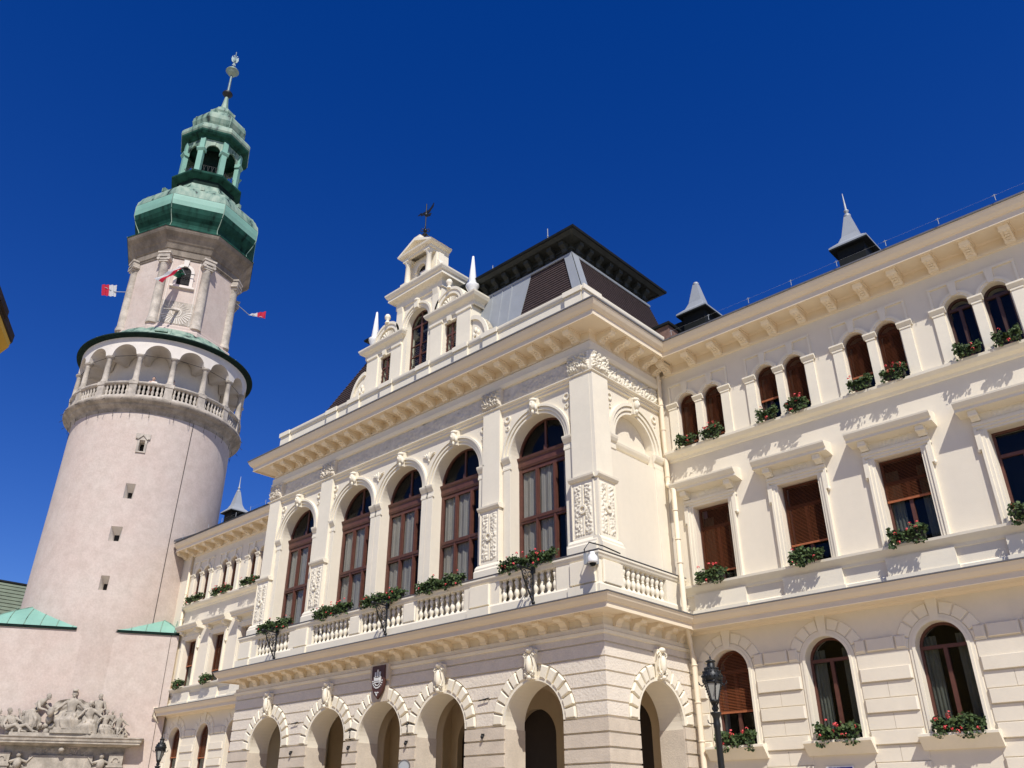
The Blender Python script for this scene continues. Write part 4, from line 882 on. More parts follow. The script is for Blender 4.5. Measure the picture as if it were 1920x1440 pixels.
# ------------------------------------------------------------------ iron brackets, security camera
def bracket(x, lab):
    o = thing('iron_bracket', lab, 'bracket', (x, 19.3, 7.5), 'scrolled iron brackets on the balustrade')
    m = MB(); y0 = 19.31
    m.tube([(x, y0, 7.62), (x, y0, 8.66)], 0.028, 6); m.tube([(x, y0, 8.6), (x, y0-0.58, 8.62), (x, y0-0.66, 8.58)], 0.028, 6)
    m.tube([(x, y0-0.56, 8.6), (x, y0-0.44, 8.3), (x, y0-0.22, 7.95), (x, y0-0.06, 7.66), (x, y0, 7.62)], 0.026, 6)
    m.ell((x, y0-0.67, 8.6), (0.06, 0.07, 0.07), 8, 6); m.ell((x, y0, 7.6), (0.06, 0.06, 0.06), 8, 6); m.box(Fr(x, y0), -0.06, 0.06, 8.5, 8.7, -0.05, 0.04)
    f = part('frame', m, iron_m, o)
    m = MB()
    def scroll(cy, cz, r, s, a0):
        pts = []
        for i in range(19):
            t = i/18; a = a0+s*t*2.6*PI; q = r*(1-0.8*t); pts.append((x, cy+q*math.cos(a), cz+q*math.sin(a)))
        m.tube(pts, 0.015, 5)
    scroll(y0-0.16, 8.42, 0.15, 1, -PI/2); scroll(y0-0.38, 8.46, 0.12, -1, -PI/2); scroll(y0-0.10, 8.12, 0.09, -1, PI/2); scroll(y0-0.24, 8.2, 0.08, 1, PI/2); scroll(y0-0.07, 7.86, 0.06, 1, PI/2)
    scroll(y0-0.2, 8.72, 0.09, -1, -PI/2)
    part('scrollwork', m, iron_m, o)
bracket(CX+7.5, 'black iron bracket on the balustrade nearest the security camera'); bracket(CX+0.42, 'black iron bracket above the crest shield, in the middle'); bracket(CX-6.72, 'black iron bracket at the tower end of the balustrade')
sc_ = thing('security_camera', 'white dome security camera with black cable on the balustrade corner', 'camera', (-14.65, 19.2, 8.3))
m = MB(); cxx, cyy = -14.62, 19.02
m.lathe([(0.0, 0.30), (0.07, 0.29), (0.075, 0.22), (0.10, 0.20), (0.145, 0.14), (0.15, 0.02), (0.145, -0.02), (0.11, -0.04)][::-1], (cxx, cyy, 8.32), 18); part('housing', m, white_m, sc_)
m = MB(); m.lathe([(0.0, -0.13), (0.06, -0.115), (0.095, -0.07), (0.105, -0.02), (0.10, -0.015)], (cxx, cyy, 8.32), 16); part('dome', m, droof_m, sc_)
m = MB(); m.cbox(cxx-0.26, cxx-0.08, cyy+0.02, cyy+0.40, 8.34, 8.56); m.cbox(cxx-0.32, cxx-0.22, cyy-0.02, cyy+0.4, 8.30, 8.62); part('arm', m, zinc_m, sc_)
m = MB(); m.tube([(cxx-0.29, cyy+0.05, 8.5), (cxx-0.31, cyy+0.02, 8.75), (cxx-0.22, cyy+0.15, 8.98), (cxx-0.05, cyy+0.6, 8.93), (cxx-0.02, cyy+1.4, 8.86)], 0.02, 6); part('cable', m, iron_m, sc_)
# ------------------------------------------------------------------ signs
o = thing('blue_sign', 'plain blue enamel plate on the wall right of the projecting front', 'sign', (-10.5, 24.05, 2.7)); m = MB(); m.box(FW, -10.84, -10.14, 2.52, 2.95, 0.03, 0.05); part('plate', m, blue_m, o); m = MB(); m.box(FW, -10.87, -10.11, 2.49, 2.98, 0.024, 0.04); part('rim', m, white_m, o)
o = thing('round_sign', 'small round pale sign on a pole in front of the middle arcade', 'sign', (-22.0, 18.5, 0)); m = MB(); m.tube([(-21.9, 18.55, 0), (-21.9, 18.55, 3.2)], 0.035, 8); part('pole', m, zinc_m, o)
m = MB(); m.ring(Fr(-21.9, 18.5, math.cos(R(35)), math.sin(R(35))), 0, 3.18, 0.0, 0.16, 0, 360, 0, 0.02, 28); part('disc', m, zinc_m, o)
m = MB(); m.ring(Fr(-21.9, 18.5, math.cos(R(35)), math.sin(R(35))), 0, 3.18, 0.16, 0.19, 0, 360, -0.01, 0.035, 28); part('rim', m, gutter_m, o)
# ------------------------------------------------------------------ fire tower
TC = (-56.32, 22.60); A0 = R(-29.0)
D2 = (math.cos(R(61)), math.sin(R(61))); N2 = (math.cos(A0), math.sin(A0))
def tp(az, r, z): a = A0+R(az); return (TC[0]+r*math.cos(a), TC[1]+r*math.sin(a), z)
def tfr(az, r): a = A0+R(az); nx, ny = math.cos(a), math.sin(a); return Fr(TC[0]+r*nx, TC[1]+r*ny, -ny, nx)
TT = thing('fire_tower', 'tall round pink fire tower with arcaded gallery and green copper onion spire', 'tower', (TC[0], TC[1], 0))
def tl(mb, prof, n=96, phase=0.0, smooth=True): mb.lathe(prof, (TC[0], TC[1], 0), n, A0+R(phase), smooth)
OC = 2.75+22.5
rr = lambda z: 5.28+0.14*max(0, min(1, (z-11.2)/0.55)) if z < 11.75 else (5.42-0.11*(z-11.75)/8 if z < 19.75 else 5.31-0.03*(z-19.75)/6)
slits = [(0.7, 1.75, 22.85, 23.55), (-0.6, 3.1, 19.62, 20.62), (-3.2, 3.6, 16.85, 17.78), (-3.3, 2.6, 13.85, 14.72)]
azs = sorted(set([i*4.0 for i in range(-45, 45)]+[a+s*h for a, h, _, _ in slits for s in (-1, 1)]))
zs = sorted(set([0.0, 6, 11.2, 11.75, 12.6, 16, 19, 22, 25.75]+[z for s in slits for z in s[2:]]))
m = MB(); b = len(m.v); na = len(azs)
for z in zs: m.v += [tp(a, rr(z), z) for a in azs]
for i in range(len(zs)-1):
    for j in range(na):
        k = (j+1) % na; am = azs[j]+((azs[k]-azs[j]) if k else 4)/2; zm = (zs[i]+zs[i+1])/2
        if any(abs(am-s[0]) < s[1] and s[2] < zm < s[3] for s in slits): continue
        m.f.append((i*na+j, i*na+k, (i+1)*na+k, (i+1)*na+j)); m.sm.append(True)
part('shaft', m, tower_m, TT)
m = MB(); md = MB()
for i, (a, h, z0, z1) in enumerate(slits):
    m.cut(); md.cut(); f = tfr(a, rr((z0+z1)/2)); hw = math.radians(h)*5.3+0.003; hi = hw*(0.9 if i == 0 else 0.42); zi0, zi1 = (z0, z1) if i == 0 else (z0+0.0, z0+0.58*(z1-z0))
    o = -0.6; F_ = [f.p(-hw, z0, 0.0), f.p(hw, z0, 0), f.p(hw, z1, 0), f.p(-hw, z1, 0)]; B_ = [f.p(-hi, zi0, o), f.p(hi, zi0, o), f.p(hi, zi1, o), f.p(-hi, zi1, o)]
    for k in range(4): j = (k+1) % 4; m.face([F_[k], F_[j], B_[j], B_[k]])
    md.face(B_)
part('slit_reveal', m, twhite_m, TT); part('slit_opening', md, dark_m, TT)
f = tfr(0.7, 5.28); m = MB(); m.holed(f, [(-0.30, 22.75), (0.30, 22.75), (0.30, 23.7), (0.44, 23.7), (0.44, 24.05), (-0.44, 24.05), (-0.44, 23.7), (-0.30, 23.7)], [rect(-0.165, 0.165, 22.83, 23.6)], -0.02, 0.09)
for s in (-1, 1): m.prism(f, [(s*0.28, 23.62), (s*0.34, 23.68), (0, 24.02), (0, 23.92)], 0.08, 0.16)
part('window_surround', m, tstone_m, TT)
# corbelled gallery floor
m = MB(); tl(m, [(5.25, 25.5), (5.36, 25.62), (5.36, 25.72), (5.48, 25.82), (5.62, 25.95), (5.66, 26.0), (5.66, 26.06), (5.78, 26.1), (5.92, 26.22), (5.96, 26.32), (5.96, 26.42), (4.0, 26.45)]); part('corbel', m, corbel_m, TT)
m = MB()
rnd = random.Random(4)
for k in range(30): a = -170+12*k+rnd.uniform(-3, 3); m.tube([tp(a, 5.9, 26.3), tp(a, 6.12, 26.1)], 0.018, 4); m.tube([tp(a+5, 5.45, 25.6), tp(a+5, 5.42, 25.15)], 0.015, 4)
m.tube([tp(32.6, 5.33, 25.6), tp(32.4, 5.33, 25.0), tp(31.3, 5.345, 19), tp(30.4, 5.45, 12.2)], 0.018, 5); part('lightning_cable', m, tie_m, TT)
COLS = [-12.2+22.5*k for k in range(16)]
m = MB(); tl(m, [(5.78, 26.4), (5.78, 26.62), (5.70, 26.66), (5.42, 26.66)]); part('balustrade_base', m, tstone_m, TT)
m = MB(); tl(m, [(5.44, 27.42), (5.70, 27.42), (5.74, 27.47), (5.78, 27.52), (5.78, 27.6), (5.70, 27.64), (5.42, 27.64), (5.44, 27.42)]); part('balustrade_rail', m, tstone_m, TT)
col = MB(); col.lathe([(0.26, 0), (0.26, 0.10), (0.21, 0.14), (0.23, 0.20), (0.19, 0.26), (0.185, 0.8), (0.16, 1.72), (0.18, 1.75), (0.16, 1.79), (0.24, 1.9), (0.27, 1.92), (0.27, 2.03)], (0, 0, 0), 16); cme2 = col.mesh('column')
bl = MB(); bl.lathe([(0.10, 0), (0.10, 0.06), (0.05, 0.10), (0.11, 0.24), (0.10, 0.32), (0.05, 0.46), (0.09, 0.62), (0.07, 0.7), (0.10, 0.73), (0.10, 0.77)], (0, 0, 0), 10); bme2 = bl.mesh('baluster')
def tplace(name, me, mat, az, r, z):
    o = part(name, me, mat, TT, True); q = tp(az, r, z); o.location = (q[0]-TC[0], q[1]-TC[1], z); o.rotation_euler = (0, 0, A0+R(az)); return o
m = MB()
for a in COLS:
    tplace('column', cme2, tstone_m, a, 5.56, 27.63)
    m.cut(); f = tfr(a, 5.56); m.box(f, -0.25, 0.25, 26.62, 27.43, -0.16, 0.2); m.box(f, -0.29, 0.29, 27.40, 27.66, -0.16, 0.24); m.box(f, -0.29, 0.29, 26.5, 26.72, -0.16, 0.24)
    for k in range(6): tplace('baluster', bme2, tstone_m, a+22.5*(0.5+(k-2.5)*0.128), 5.57, 26.65)
part('balustrade_pedestals', m, tstone_m, TT)
m = MB(); V = {}
def vz(u):                                                    # arch soffit height across one bay
    h = 0.83; d = abs(u)
    return 29.68 if d > h else 29.68+math.sqrt(h*h-d*d)*0.92
ks = [-11.25+22.5*i/26 for i in range(27)]
for a in COLS:
    c0 = a+11.25; lo = []; 
    us = [R(k)*5.6 for k in ks]; zl = [vz(u) for u in us]
    fr_, bk_, top_ = [tp(c0+k, 5.72, z) for k, z in zip(ks, zl)], [tp(c0+k, 5.40, z) for k, z in zip(ks, zl)], [tp(c0+k, 5.72, 31.0) for k in ks]
    m.quad_grid([top_, fr_, bk_], False, False); m.quad_grid([bk_, [tp(c0+k, 4.0, z) for k, z in zip(ks, zl)]], False, True)
part('gallery_arcade', m, twhite_m, TT)
m = MB(); tl(m, [(3.95, 26.4), (3.95, 31)]); part('gallery_inner_wall', m, twhite_m, TT)
m = MB()
f = tfr(-2, 3.92); m.prism(f, arch(0, 0.5, 26.5, 27.75), 0.0, 0.06)
part('gallery_door', m, dark_m, TT)
m = MB()
for a in COLS: m.cut(); m.tube([tp(a, 5.5, 29.72), tp(a+22.5, 5.5, 29.72)], 0.022, 4); m.tube([tp(a, 5.5, 29.70), tp(a, 4.0, 29.70)], 0.022, 4)
part('tie_rods', m, tie_m, TT)
m = MB(); tl(m, [(5.70, 30.98), (6.02, 31.06), (6.10, 31.07), (6.12, 31.14), (6.10, 31.2), (5.9, 31.24)]); part('gallery_eaves', m, lead_m, TT)
m = MB(); tl(m, [(6.11, 31.201), (5.95, 31.29), (5.4, 31.58), (4.9, 31.95), (4.5, 32.35), (4.3, 32.66), (3.9, 32.7)], 64); part('gallery_roof', m, copper_m, TT)
m = MB()
for k in range(22): m.tube([tp(k*360/22+3, r, z) for r, z in ((6.1, 31.21), (5.4, 31.59), (4.9, 31.96), (4.5, 32.36), (4.3, 32.67))], 0.022, 4)
f = tfr(-4, 4.8); m.cut(); m.box(f, -0.42, 0.42, 31.95, 32.08, 0.0, 0.28)
part('roof_seams', m, copper_m, TT)
# octagonal upper storey
m = MB(); tl(m, [(4.42, 32.3), (4.42, 32.8), (4.30, 32.92), (4.12, 33.0), (4.12, 33.2), (4.04, 33.28), (3.93, 33.34), (3.93, 39.2)], 8, OC, False); part('octagon', m, tower_m, TT)
m = MB()
for k in range(8):
    m.cut(); a = OC+45*k; f = tfr(a, 3.87)
    m.lathe([(0.42, 0), (0.42, 0.2), (0.37, 0.26), (0.39, 0.34), (0.34, 0.42), (0.34, 2.6), (0.31, 5.1), (0.34, 5.15), (0.31, 5.22)], tp(a, 3.86, 33.2), 14)
    for zz, hh, ww in ((38.42, 0.12, 0.36), (38.56, 0.2, 0.40), (38.80, 0.12, 0.46), (38.95, 0.16, 0.42), (39.13, 0.14, 0.48)): m.box(f, -ww, ww, zz, zz+hh, -0.3, ww-0.02)
    for s in (-1, 1): m.tube([f.p(s*0.38, 38.68, -0.1), f.p(s*0.38, 38.68, 0.42)], 0.13, 10)
part('corner_column', m, tstone_m, TT)
m = MB(); tl(m, [(3.94, 39.0), (4.02, 39.06), (4.02, 39.16), (4.10, 39.2), (4.10, 39.28), (4.0, 39.32), (4.02, 39.75), (4.1, 39.8), (4.22, 40.05), (4.3, 40.2), (4.36, 40.24), (4.62, 40.62), (4.9, 40.86), (4.98, 41.0), (5.02, 41.12)], 8, OC, False); part('entablature', m, shaded_stone_m, TT)
wf = tfr(2.75, 3.63)
m = MB(); m.holed(wf, arch(0, 0.68, 36.66, 37.95), [arch(0, 0.45, 36.78, 37.95)], 0, 0.09); m.box(wf, -0.85, 0.85, 36.52, 36.66, 0, 0.2); m.prism(wf, [(-0.14, 38.38), (0.14, 38.38), (0.2, 38.95), (-0.2, 38.95)], 0, 0.2)
for s in (-1, 1): m.box(wf, *(sorted((s*0.95, s*1.0))), 33.4, 39.0, 0.0, 0.03)
part('window_surround', m, twhite_m, TT)
m = MB(); m.prism(wf, arch(0, 0.45, 36.78, 37.95), 0, 0.02); wd = part('window', m, dark_m, TT)
m = MB()
for u in (-0.27, -0.09, 0.09, 0.27): m.tube([wf.p(u, 36.78, 0.06), wf.p(u, 37.6, 0.06)], 0.016, 4)
for z in (36.95, 37.3, 37.6): m.tube([wf.p(-0.45, z, 0.06), wf.p(0.45, z, 0.06)], 0.014, 4)
m.tube([wf.p(-0.6, 37.72, 0.3), wf.p(0.75, 37.72, 0.3)], 0.03, 5); part('grille', m, iron_m, wd)
# sundial
m = MB(); m.box(wf, -1.12, 1.12, 33.45, 35.35, 0.0, 0.03); sdl = part('sundial', m, tstone_m, TT)
m = MB()
for k in range(15):
    a = R(198+12*k+ (0 if k else 0)); q0, q1 = 0.45, 1.05
    for rr_ in ((q0, min(q1, 1.1/max(0.01, abs(math.cos(a))), 0.92/max(0.01, abs(math.sin(a))))),):
        t_ = (-math.sin(a), math.cos(a)); w_ = 0.022
        m.prism(wf, [(rr_[0]*math.cos(a)-t_[0]*w_, 34.42+rr_[0]*math.sin(a)-t_[1]*w_), (rr_[1]*math.cos(a)-t_[0]*w_*1.6, 34.42+rr_[1]*math.sin(a)-t_[1]*w_*1.6), (rr_[1]*math.cos(a)+t_[0]*w_*1.6, 34.42+rr_[1]*math.sin(a)+t_[1]*w_*1.6), (rr_[0]*math.cos(a)+t_[0]*w_, 34.42+rr_[0]*math.sin(a)+t_[1]*w_)], 0.03, 0.055)
for k in range(10):
    a = R(20+16*k); m.tube([wf.p(0.5*math.cos(a), 34.42+0.5*math.sin(a), 0.04), wf.p(0.98*math.cos(a), 34.42+0.85*math.sin(a), 0.04)], 0.022, 4)
m.ring(wf, 0, 34.42, 0.3, 0.36, 0, 360, 0.03, 0.06, 20); part('hour_lines', m, twhite_m, sdl)
m = MB(); m.tube([wf.p(0.08, 34.62, 0.0), wf.p(-0.35, 34.2, 0.75), wf.p(-0.75, 33.75, 1.45)], [0.11, 0.07, 0.03], 6); part('gnomon', m, tstone_m, sdl)
# copper hood, lantern, spire
m = MB(); tl(m, [(5.02, 41.121), (5.06, 41.13), (5.06, 41.2), (4.75, 41.34), (4.42, 41.6), (4.32, 41.85), (4.32, 42.05), (4.44, 42.3), (4.68, 42.6), (4.84, 42.9), (4.94, 43.3)], 8, OC, False); part('copper_cornice', m, copper2_m, TT)
m = MB(); tl(m, [(4.94, 43.301), (4.985, 43.7), (4.97, 44.1), (4.95, 44.25)], 8, OC, False); part('lit_hood_band', m, copper3_m, TT)  # sunlit band of the hood painted as a brighter copper strip
m = MB(); tl(m, [(4.965, 44.251), (4.88, 44.6), (4.66, 45.1), (4.32, 45.5), (3.85, 45.85), (3.4, 46.15), (3.0, 46.55), (2.75, 46.95), (2.62, 47.3)], 8, OC, False); bulb = part('copper_hood', m, copper_m, TT)
m = MB()
for k in range(8): m.tube([tp(OC+45*k, r+0.01, z) for r, z in ((5.06, 41.16), (4.75, 41.34), (4.42, 41.6), (4.32, 42.0), (4.68, 42.6), (4.94, 43.3), (4.96, 44.1), (4.88, 44.6), (4.32, 45.5), (3.4, 46.15), (2.75, 46.95))], 0.035, 5)
for k in range(8):
    f = tfr(2.75+45*k, 3.85); m.box(f, -0.14, 0.14, 45.45, 45.8, -0.3, 0.25)
part('ridge_seams', m, copper_m, bulb)
m = MB(); tl(m, [(2.62, 47.2), (2.45, 47.5), (2.42, 47.95), (2.5, 48.0)], 8, OC, False); part('lantern_neck', m, lead_m, TT)
m = MB(); tl(m, [(2.45, 47.95), (2.86, 48.22), (2.95, 48.3), (2.97, 48.42), (2.90, 48.52), (2.78, 48.6), (0.5, 48.62)], 8, OC, False); part('lantern_floor', m, copper2_m, TT)
m = MB()
for k in range(8):
    m.cut(); f = tfr(OC+45*k, 2.3); m.box(f, -0.22, 0.22, 48.58, 50.9, -0.2, 0.16); m.box(f, -0.27, 0.27, 48.58, 48.8, -0.2, 0.2)
    m.extr(f, [(-0.2, 50.85), (0.16, 50.88), (0.24, 51.0), (0.30, 51.1), (0.30, 51.2), (-0.2, 51.2)], -0.33, 0.33); m.box(f, -0.2, 0.2, 51.2, 52.3, -0.2, 0.14)
part('lantern_post', m, copper3_m, TT)
m = MB()
for k in range(8):
    m.cut(); f = tfr(2.75+45*k, 2.16); m.holed(f, [(-0.9, 51.2), (-0.55, 51.2)]+[(0.55*math.cos(PI-PI*i/14), 51.2+0.6*math.sin(PI*i/14)) for i in range(1, 14)]+[(0.55, 51.2), (0.9, 51.2), (0.9, 52.5), (-0.9, 52.5)], [], -0.12, 0.0); m.prism(f, [(-0.08, 51.75), (0.08, 51.75), (0.11, 52.1), (-0.11, 52.1)], 0, 0.09)
part('lantern_arches', m, copper_m, TT)
m = MB()
for k in range(8):
    m.cut(); f = tfr(2.75+45*k, 2.1)
    for z in (48.75, 49.55): m.tube([f.p(-0.7, z, 0), f.p(0.7, z, 0)], 0.025, 4)
    for i in range(9): u = -0.64+0.16*i; m.tube([f.p(u, 48.75, 0), f.p(u+(0.06 if i % 2 else -0.06), 49.15, 0.03), f.p(u, 49.55, 0)], 0.016, 4)
part('lantern_railing', m, iron_m, TT)
m = MB(); tl(m, [(0.3, 52.35), (2.3, 52.35)], 8, OC, False); tl(m, [(0.9, 48.6), (0.9, 52.35)], 8, OC, False); part('lantern_core', m, lead_m, TT)
m = MB(); tl(m, [(2.25, 52.3), (2.45, 52.38), (2.5, 52.5), (2.78, 52.62), (2.92, 52.8), (2.95, 52.95)], 8, OC, False); part('lantern_cornice', m, copper2_m, TT)
m = MB(); tl(m, [(2.95, 52.951), (3.02, 53.1), (3.0, 53.4), (2.85, 53.65), (2.55, 53.82), (2.3, 53.92), (2.12, 54.05), (2.10, 54.3), (2.22, 54.5), (2.36, 54.85), (2.34, 55.25), (2.15, 55.6), (1.8, 55.88), (1.4, 56.15), (1.15, 56.4), (1.05, 56.7), (1.12, 56.9), (1.1, 57.15), (0.85, 57.45), (0.55, 57.65), (0.36, 57.9), (0.26, 58.5), (0.15, 59.4)], 8, OC, False); cp = part('copper_cupola', m, copper_m, TT)
m = MB()
for k in range(8): m.tube([tp(OC+45*k, r+0.01, z) for r, z in ((3.0, 53.3), (2.55, 53.82), (2.10, 54.2), (2.36, 54.9), (2.15, 55.6), (1.4, 56.15), (1.05, 56.7), (1.1, 57.15), (0.55, 57.65))], 0.03, 5)
part('ridge_seams', m, copper_m, cp)
m = MB(); tl(m, [(0.13, 59.35), (0.2, 59.5), (0.40, 59.7), (0.46, 59.82), (0.40, 59.95), (0.2, 60.1), (0.12, 60.2)], 20); part('lower_knob', m, iron_m, TT)
m = MB(); tl(m, [(0.12, 60.15), (0.10, 62.2)], 10); tl(m, [(0.05, 63.1), (0.04, 65.2)], 8); part('spire_rod', m, finial_m, TT)
m = MB(); tl(m, [(0.1, 62.15), (0.3, 62.25), (0.46, 62.5), (0.5, 62.62), (0.58, 62.64), (0.58, 62.7), (0.5, 62.72), (0.45, 62.9), (0.28, 63.08), (0.05, 63.15)], 20); part('spire_ball', m, gold_m, TT)
m = MB()                                                       # double eagle finial
m.ell(tp(0, 0, 64.1), (0.13, 0.13, 0.3), 8, 6)
for s in (-1, 1):
    for (pts) in ([(0.05, 64.3), (0.28, 64.6), (0.32, 64.2), (0.22, 63.9), (0.06, 63.85)], [(0.02, 63.9), (0.16, 63.45), (0.04, 63.5)], [(0.02, 64.3), (0.12, 64.75), (0.2, 64.7), (0.12, 64.6), (0.08, 64.3)]):
        f = tfr(8, 0); m.prism(f, [(s*u, z) for u, z in pts], -0.03, 0.03)
part('eagle_finial', m, finial_m, TT)

# ------------------------------------------------------------------ gate house at the foot of the tower
BW = Fr(-49.59-0.05*N2[0], 23.9-0.05*N2[1], D2[0], D2[1])
GH = thing('gate_house', 'pink gate house wall with green copper eaves at the foot of the round tower', 'gate house', (TC[0], TC[1], 0))
m = MB(); m.holed(BW, rect(-10.3, 0.0, 0, 11.55), [[(-4.99, 9.0), (-4.80, 9.08), (-4.80, 9.95), (-4.99, 9.95)]], -0.5, 0); m.box(BW, -10.3, -9.8, 0, 11.55, -9, -0.51); part('wall', m, tower_m, GH)
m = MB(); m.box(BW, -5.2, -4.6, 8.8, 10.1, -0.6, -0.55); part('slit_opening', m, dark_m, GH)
m = MB()
for a, b_ in ((-10.42, -5.62), (-4.08, 0.02)): m.box(BW, a, b_, 11.50, 11.60, -0.02, 0.08); m.box(BW, a, b_, 11.60, 11.64, -0.02, 0.10)
part('eaves', m, lead_m, GH)
def proof(a, z0=11.64): return [BW.p(-10.42+a, z0, 0.10-a), BW.p(0.02-a, z0, 0.10-a), BW.p(0.02-a, z0, -10.4+a), BW.p(-10.42+a, z0, -10.4+a)]
m = MB(); lv = [(0, 0), (0.3, 0.34), (0.7, 0.66), (1.2, 0.98), (1.6, 1.2), (2.3, 1.6)]
rows = [proof(a, 11.642+z) for a, z in lv]
for i in range(len(rows)-1):
    for k in range(4):
        j = (k+1) % 4
        if k == 0:
            def cut(u, a): return BW.p(u, 11.642+lv[a][1], 0.10-lv[a][0])
            g0, g1 = -5.62, -4.08
            if lv[i+1][0] < 0.2 or i == 0:
                m.face([rows[i][0], cut(g0, i), cut(g0, i+1), rows[i+1][0]]); m.face([cut(g1, i), rows[i][1], rows[i+1][1], cut(g1, i+1)])
            else: m.face([rows[i][0], cut(g0, i), cut(g0, i+1), rows[i+1][0]]); m.face([cut(g1, i), rows[i][1], rows[i+1][1], cut(g1, i+1)])
        else: m.face([rows[i][k], rows[i][j], rows[i+1][j], rows[i+1][k]])
gr = part('roof', m, copper3_m, GH)
m = MB()
for u in [-10.1+0.85*k for k in range(6)]+[-3.5+0.8*k for k in range(5)]: m.tube([BW.p(u, 11.66+z, 0.11-a) for a, z in lv[:5]], 0.018, 4)
for c_ in (0, 1): m.tube([r[c_] for r in rows], 0.04, 5)
part('seams', m, copper_m, gr)
m = MB(); m.tube([BW.p(-0.45, 11.6, 0.02), BW.p(-0.42, 8, 0.02), BW.p(-0.35, 0, 0.02)], 0.014, 4); part('cable', m, tie_m, GH)

# ------------------------------------------------------------------ figures
def skin(verts, edges, rad, sub=1):
    me = bpy.data.meshes.new('tmp'); me.from_pydata([tuple(v) for v in verts], edges, []); o = bpy.data.objects.new('tmp', me); COL.objects.link(o)
    o.modifiers.new('s', 'SKIN'); s2 = o.modifiers.new('d', 'SUBSURF'); s2.levels = sub; s2.render_levels = sub
    for i, sv in enumerate(me.skin_vertices[0].data): r = rad[i]; sv.radius = (r, r); sv.use_root = (i == 0)
    dg = bpy.context.evaluated_depsgraph_get(); dg.update(); e = o.evaluated_get(dg); m2 = e.to_mesh()
    v = [tuple(q.co) for q in m2.vertices]; f = [tuple(p.vertices) for p in m2.polygons]
    e.to_mesh_clear(); bpy.data.objects.remove(o); bpy.data.meshes.remove(me); return v, f
NAMES = ['pel', 'chest', 'neck', 'head', 'ls', 'le', 'lh', 'rs', 're', 'rh', 'lp', 'lk', 'lf', 'lt', 'rp', 'rk', 'rf', 'rt']
EDG = [(0, 1), (1, 2), (2, 3), (1, 4), (4, 5), (5, 6), (1, 7), (7, 8), (8, 9), (0, 10), (10, 11), (11, 12), (12, 13), (0, 14), (14, 15), (15, 16), (16, 17)]
RAD = [0.15, 0.17, 0.06, 0.085, 0.08, 0.055, 0.035, 0.08, 0.055, 0.035, 0.105, 0.075, 0.05, 0.035, 0.105, 0.075, 0.05, 0.035]
def fig_pts(pose):
    return [Vector(pose[k]) for k in NAMES]
def sit(lean=0.0, tw=0.0):
    return dict(pel=(0, 0, 0.45), chest=(tw, lean, 0.88), neck=(tw, lean*1.2, 1.10), head=(tw, lean*1.2+0.03, 1.26), ls=(-0.2+tw, lean, 1.0), le=(-0.4, 0.05+lean, 0.8), lh=(-0.52, 0.3, 0.66), rs=(0.2+tw, lean, 1.0), re=(0.42, 0.05+lean, 0.78), rh=(0.55, 0.28, 0.72),
                lp=(-0.11, 0.1, 0.43), lk=(-0.2, 0.5, 0.5), lf=(-0.18, 0.52, 0.06), lt=(-0.2, 0.68, 0.03), rp=(0.11, 0.1, 0.43), rk=(0.18, 0.5, 0.5), rf=(0.2, 0.5, 0.06), rt=(0.22, 0.66, 0.03))
def stand(arm=0):
    return dict(pel=(0, 0, 0.88), chest=(0.02, 0.02, 1.3), neck=(0.02, 0.03, 1.5), head=(0.0, 0.06, 1.66), ls=(-0.19, 0.02, 1.42), le=(-0.3, 0.08, 1.14), lh=(-0.34+arm*0.5, 0.25, 1.0+arm*0.3), rs=(0.21, 0.02, 1.42), re=(0.32, 0.05, 1.13), rh=(0.2, 0.28, 1.05),
                lp=(-0.1, 0, 0.85), lk=(-0.12, 0.06, 0.46), lf=(-0.12, 0, 0.06), lt=(-0.13, 0.16, 0.03), rp=(0.1, 0, 0.85), rk=(0.13, 0.1, 0.47), rf=(0.14, 0, 0.06), rt=(0.16, 0.16, 0.03))
def bend():
    return dict(pel=(-0.1, 0, 0.78), chest=(0.15, 0.1, 1.12), neck=(0.30, 0.14, 1.28), head=(0.40, 0.18, 1.38), ls=(0.05, 0.22, 1.2), le=(0.15, 0.36, 0.92), lh=(0.45, 0.36, 0.86), rs=(0.22, -0.08, 1.2), re=(0.45, 0.0, 0.98), rh=(0.68, 0.15, 0.9),
                lp=(-0.12, 0.12, 0.76), lk=(0.12, 0.28, 0.5), lf=(0.02, 0.2, 0.06), lt=(0.14, 0.28, 0.03), rp=(-0.16, -0.08, 0.76), rk=(-0.14, 0.02, 0.42), rf=(-0.34, -0.05, 0.06), rt=(-0.25, 0.08, 0.03))
def recline(s=1):
    return {k: (s*x, y, z) for k, (x, y, z) in dict(pel=(0.1, 0, 0.22), chest=(-0.18, 0.02, 0.5), neck=(-0.28, 0.04, 0.68), head=(-0.26, 0.1, 0.84), ls=(-0.3, 0.16, 0.58), le=(-0.36, 0.3, 0.32), lh=(-0.2, 0.42, 0.14), rs=(-0.08, -0.1, 0.62), re=(0.16, 0.05, 0.5), rh=(0.35, 0.15, 0.42),
                lp=(0.2, 0.1, 0.2), lk=(0.5, 0.22, 0.34), lf=(0.78, 0.16, 0.08), lt=(0.9, 0.2, 0.06), rp=(0.22, -0.04, 0.2), rk=(0.55, 0.02, 0.16), rf=(0.9, 0.0, 0.06), rt=(1.02, 0.03, 0.04)).items()}
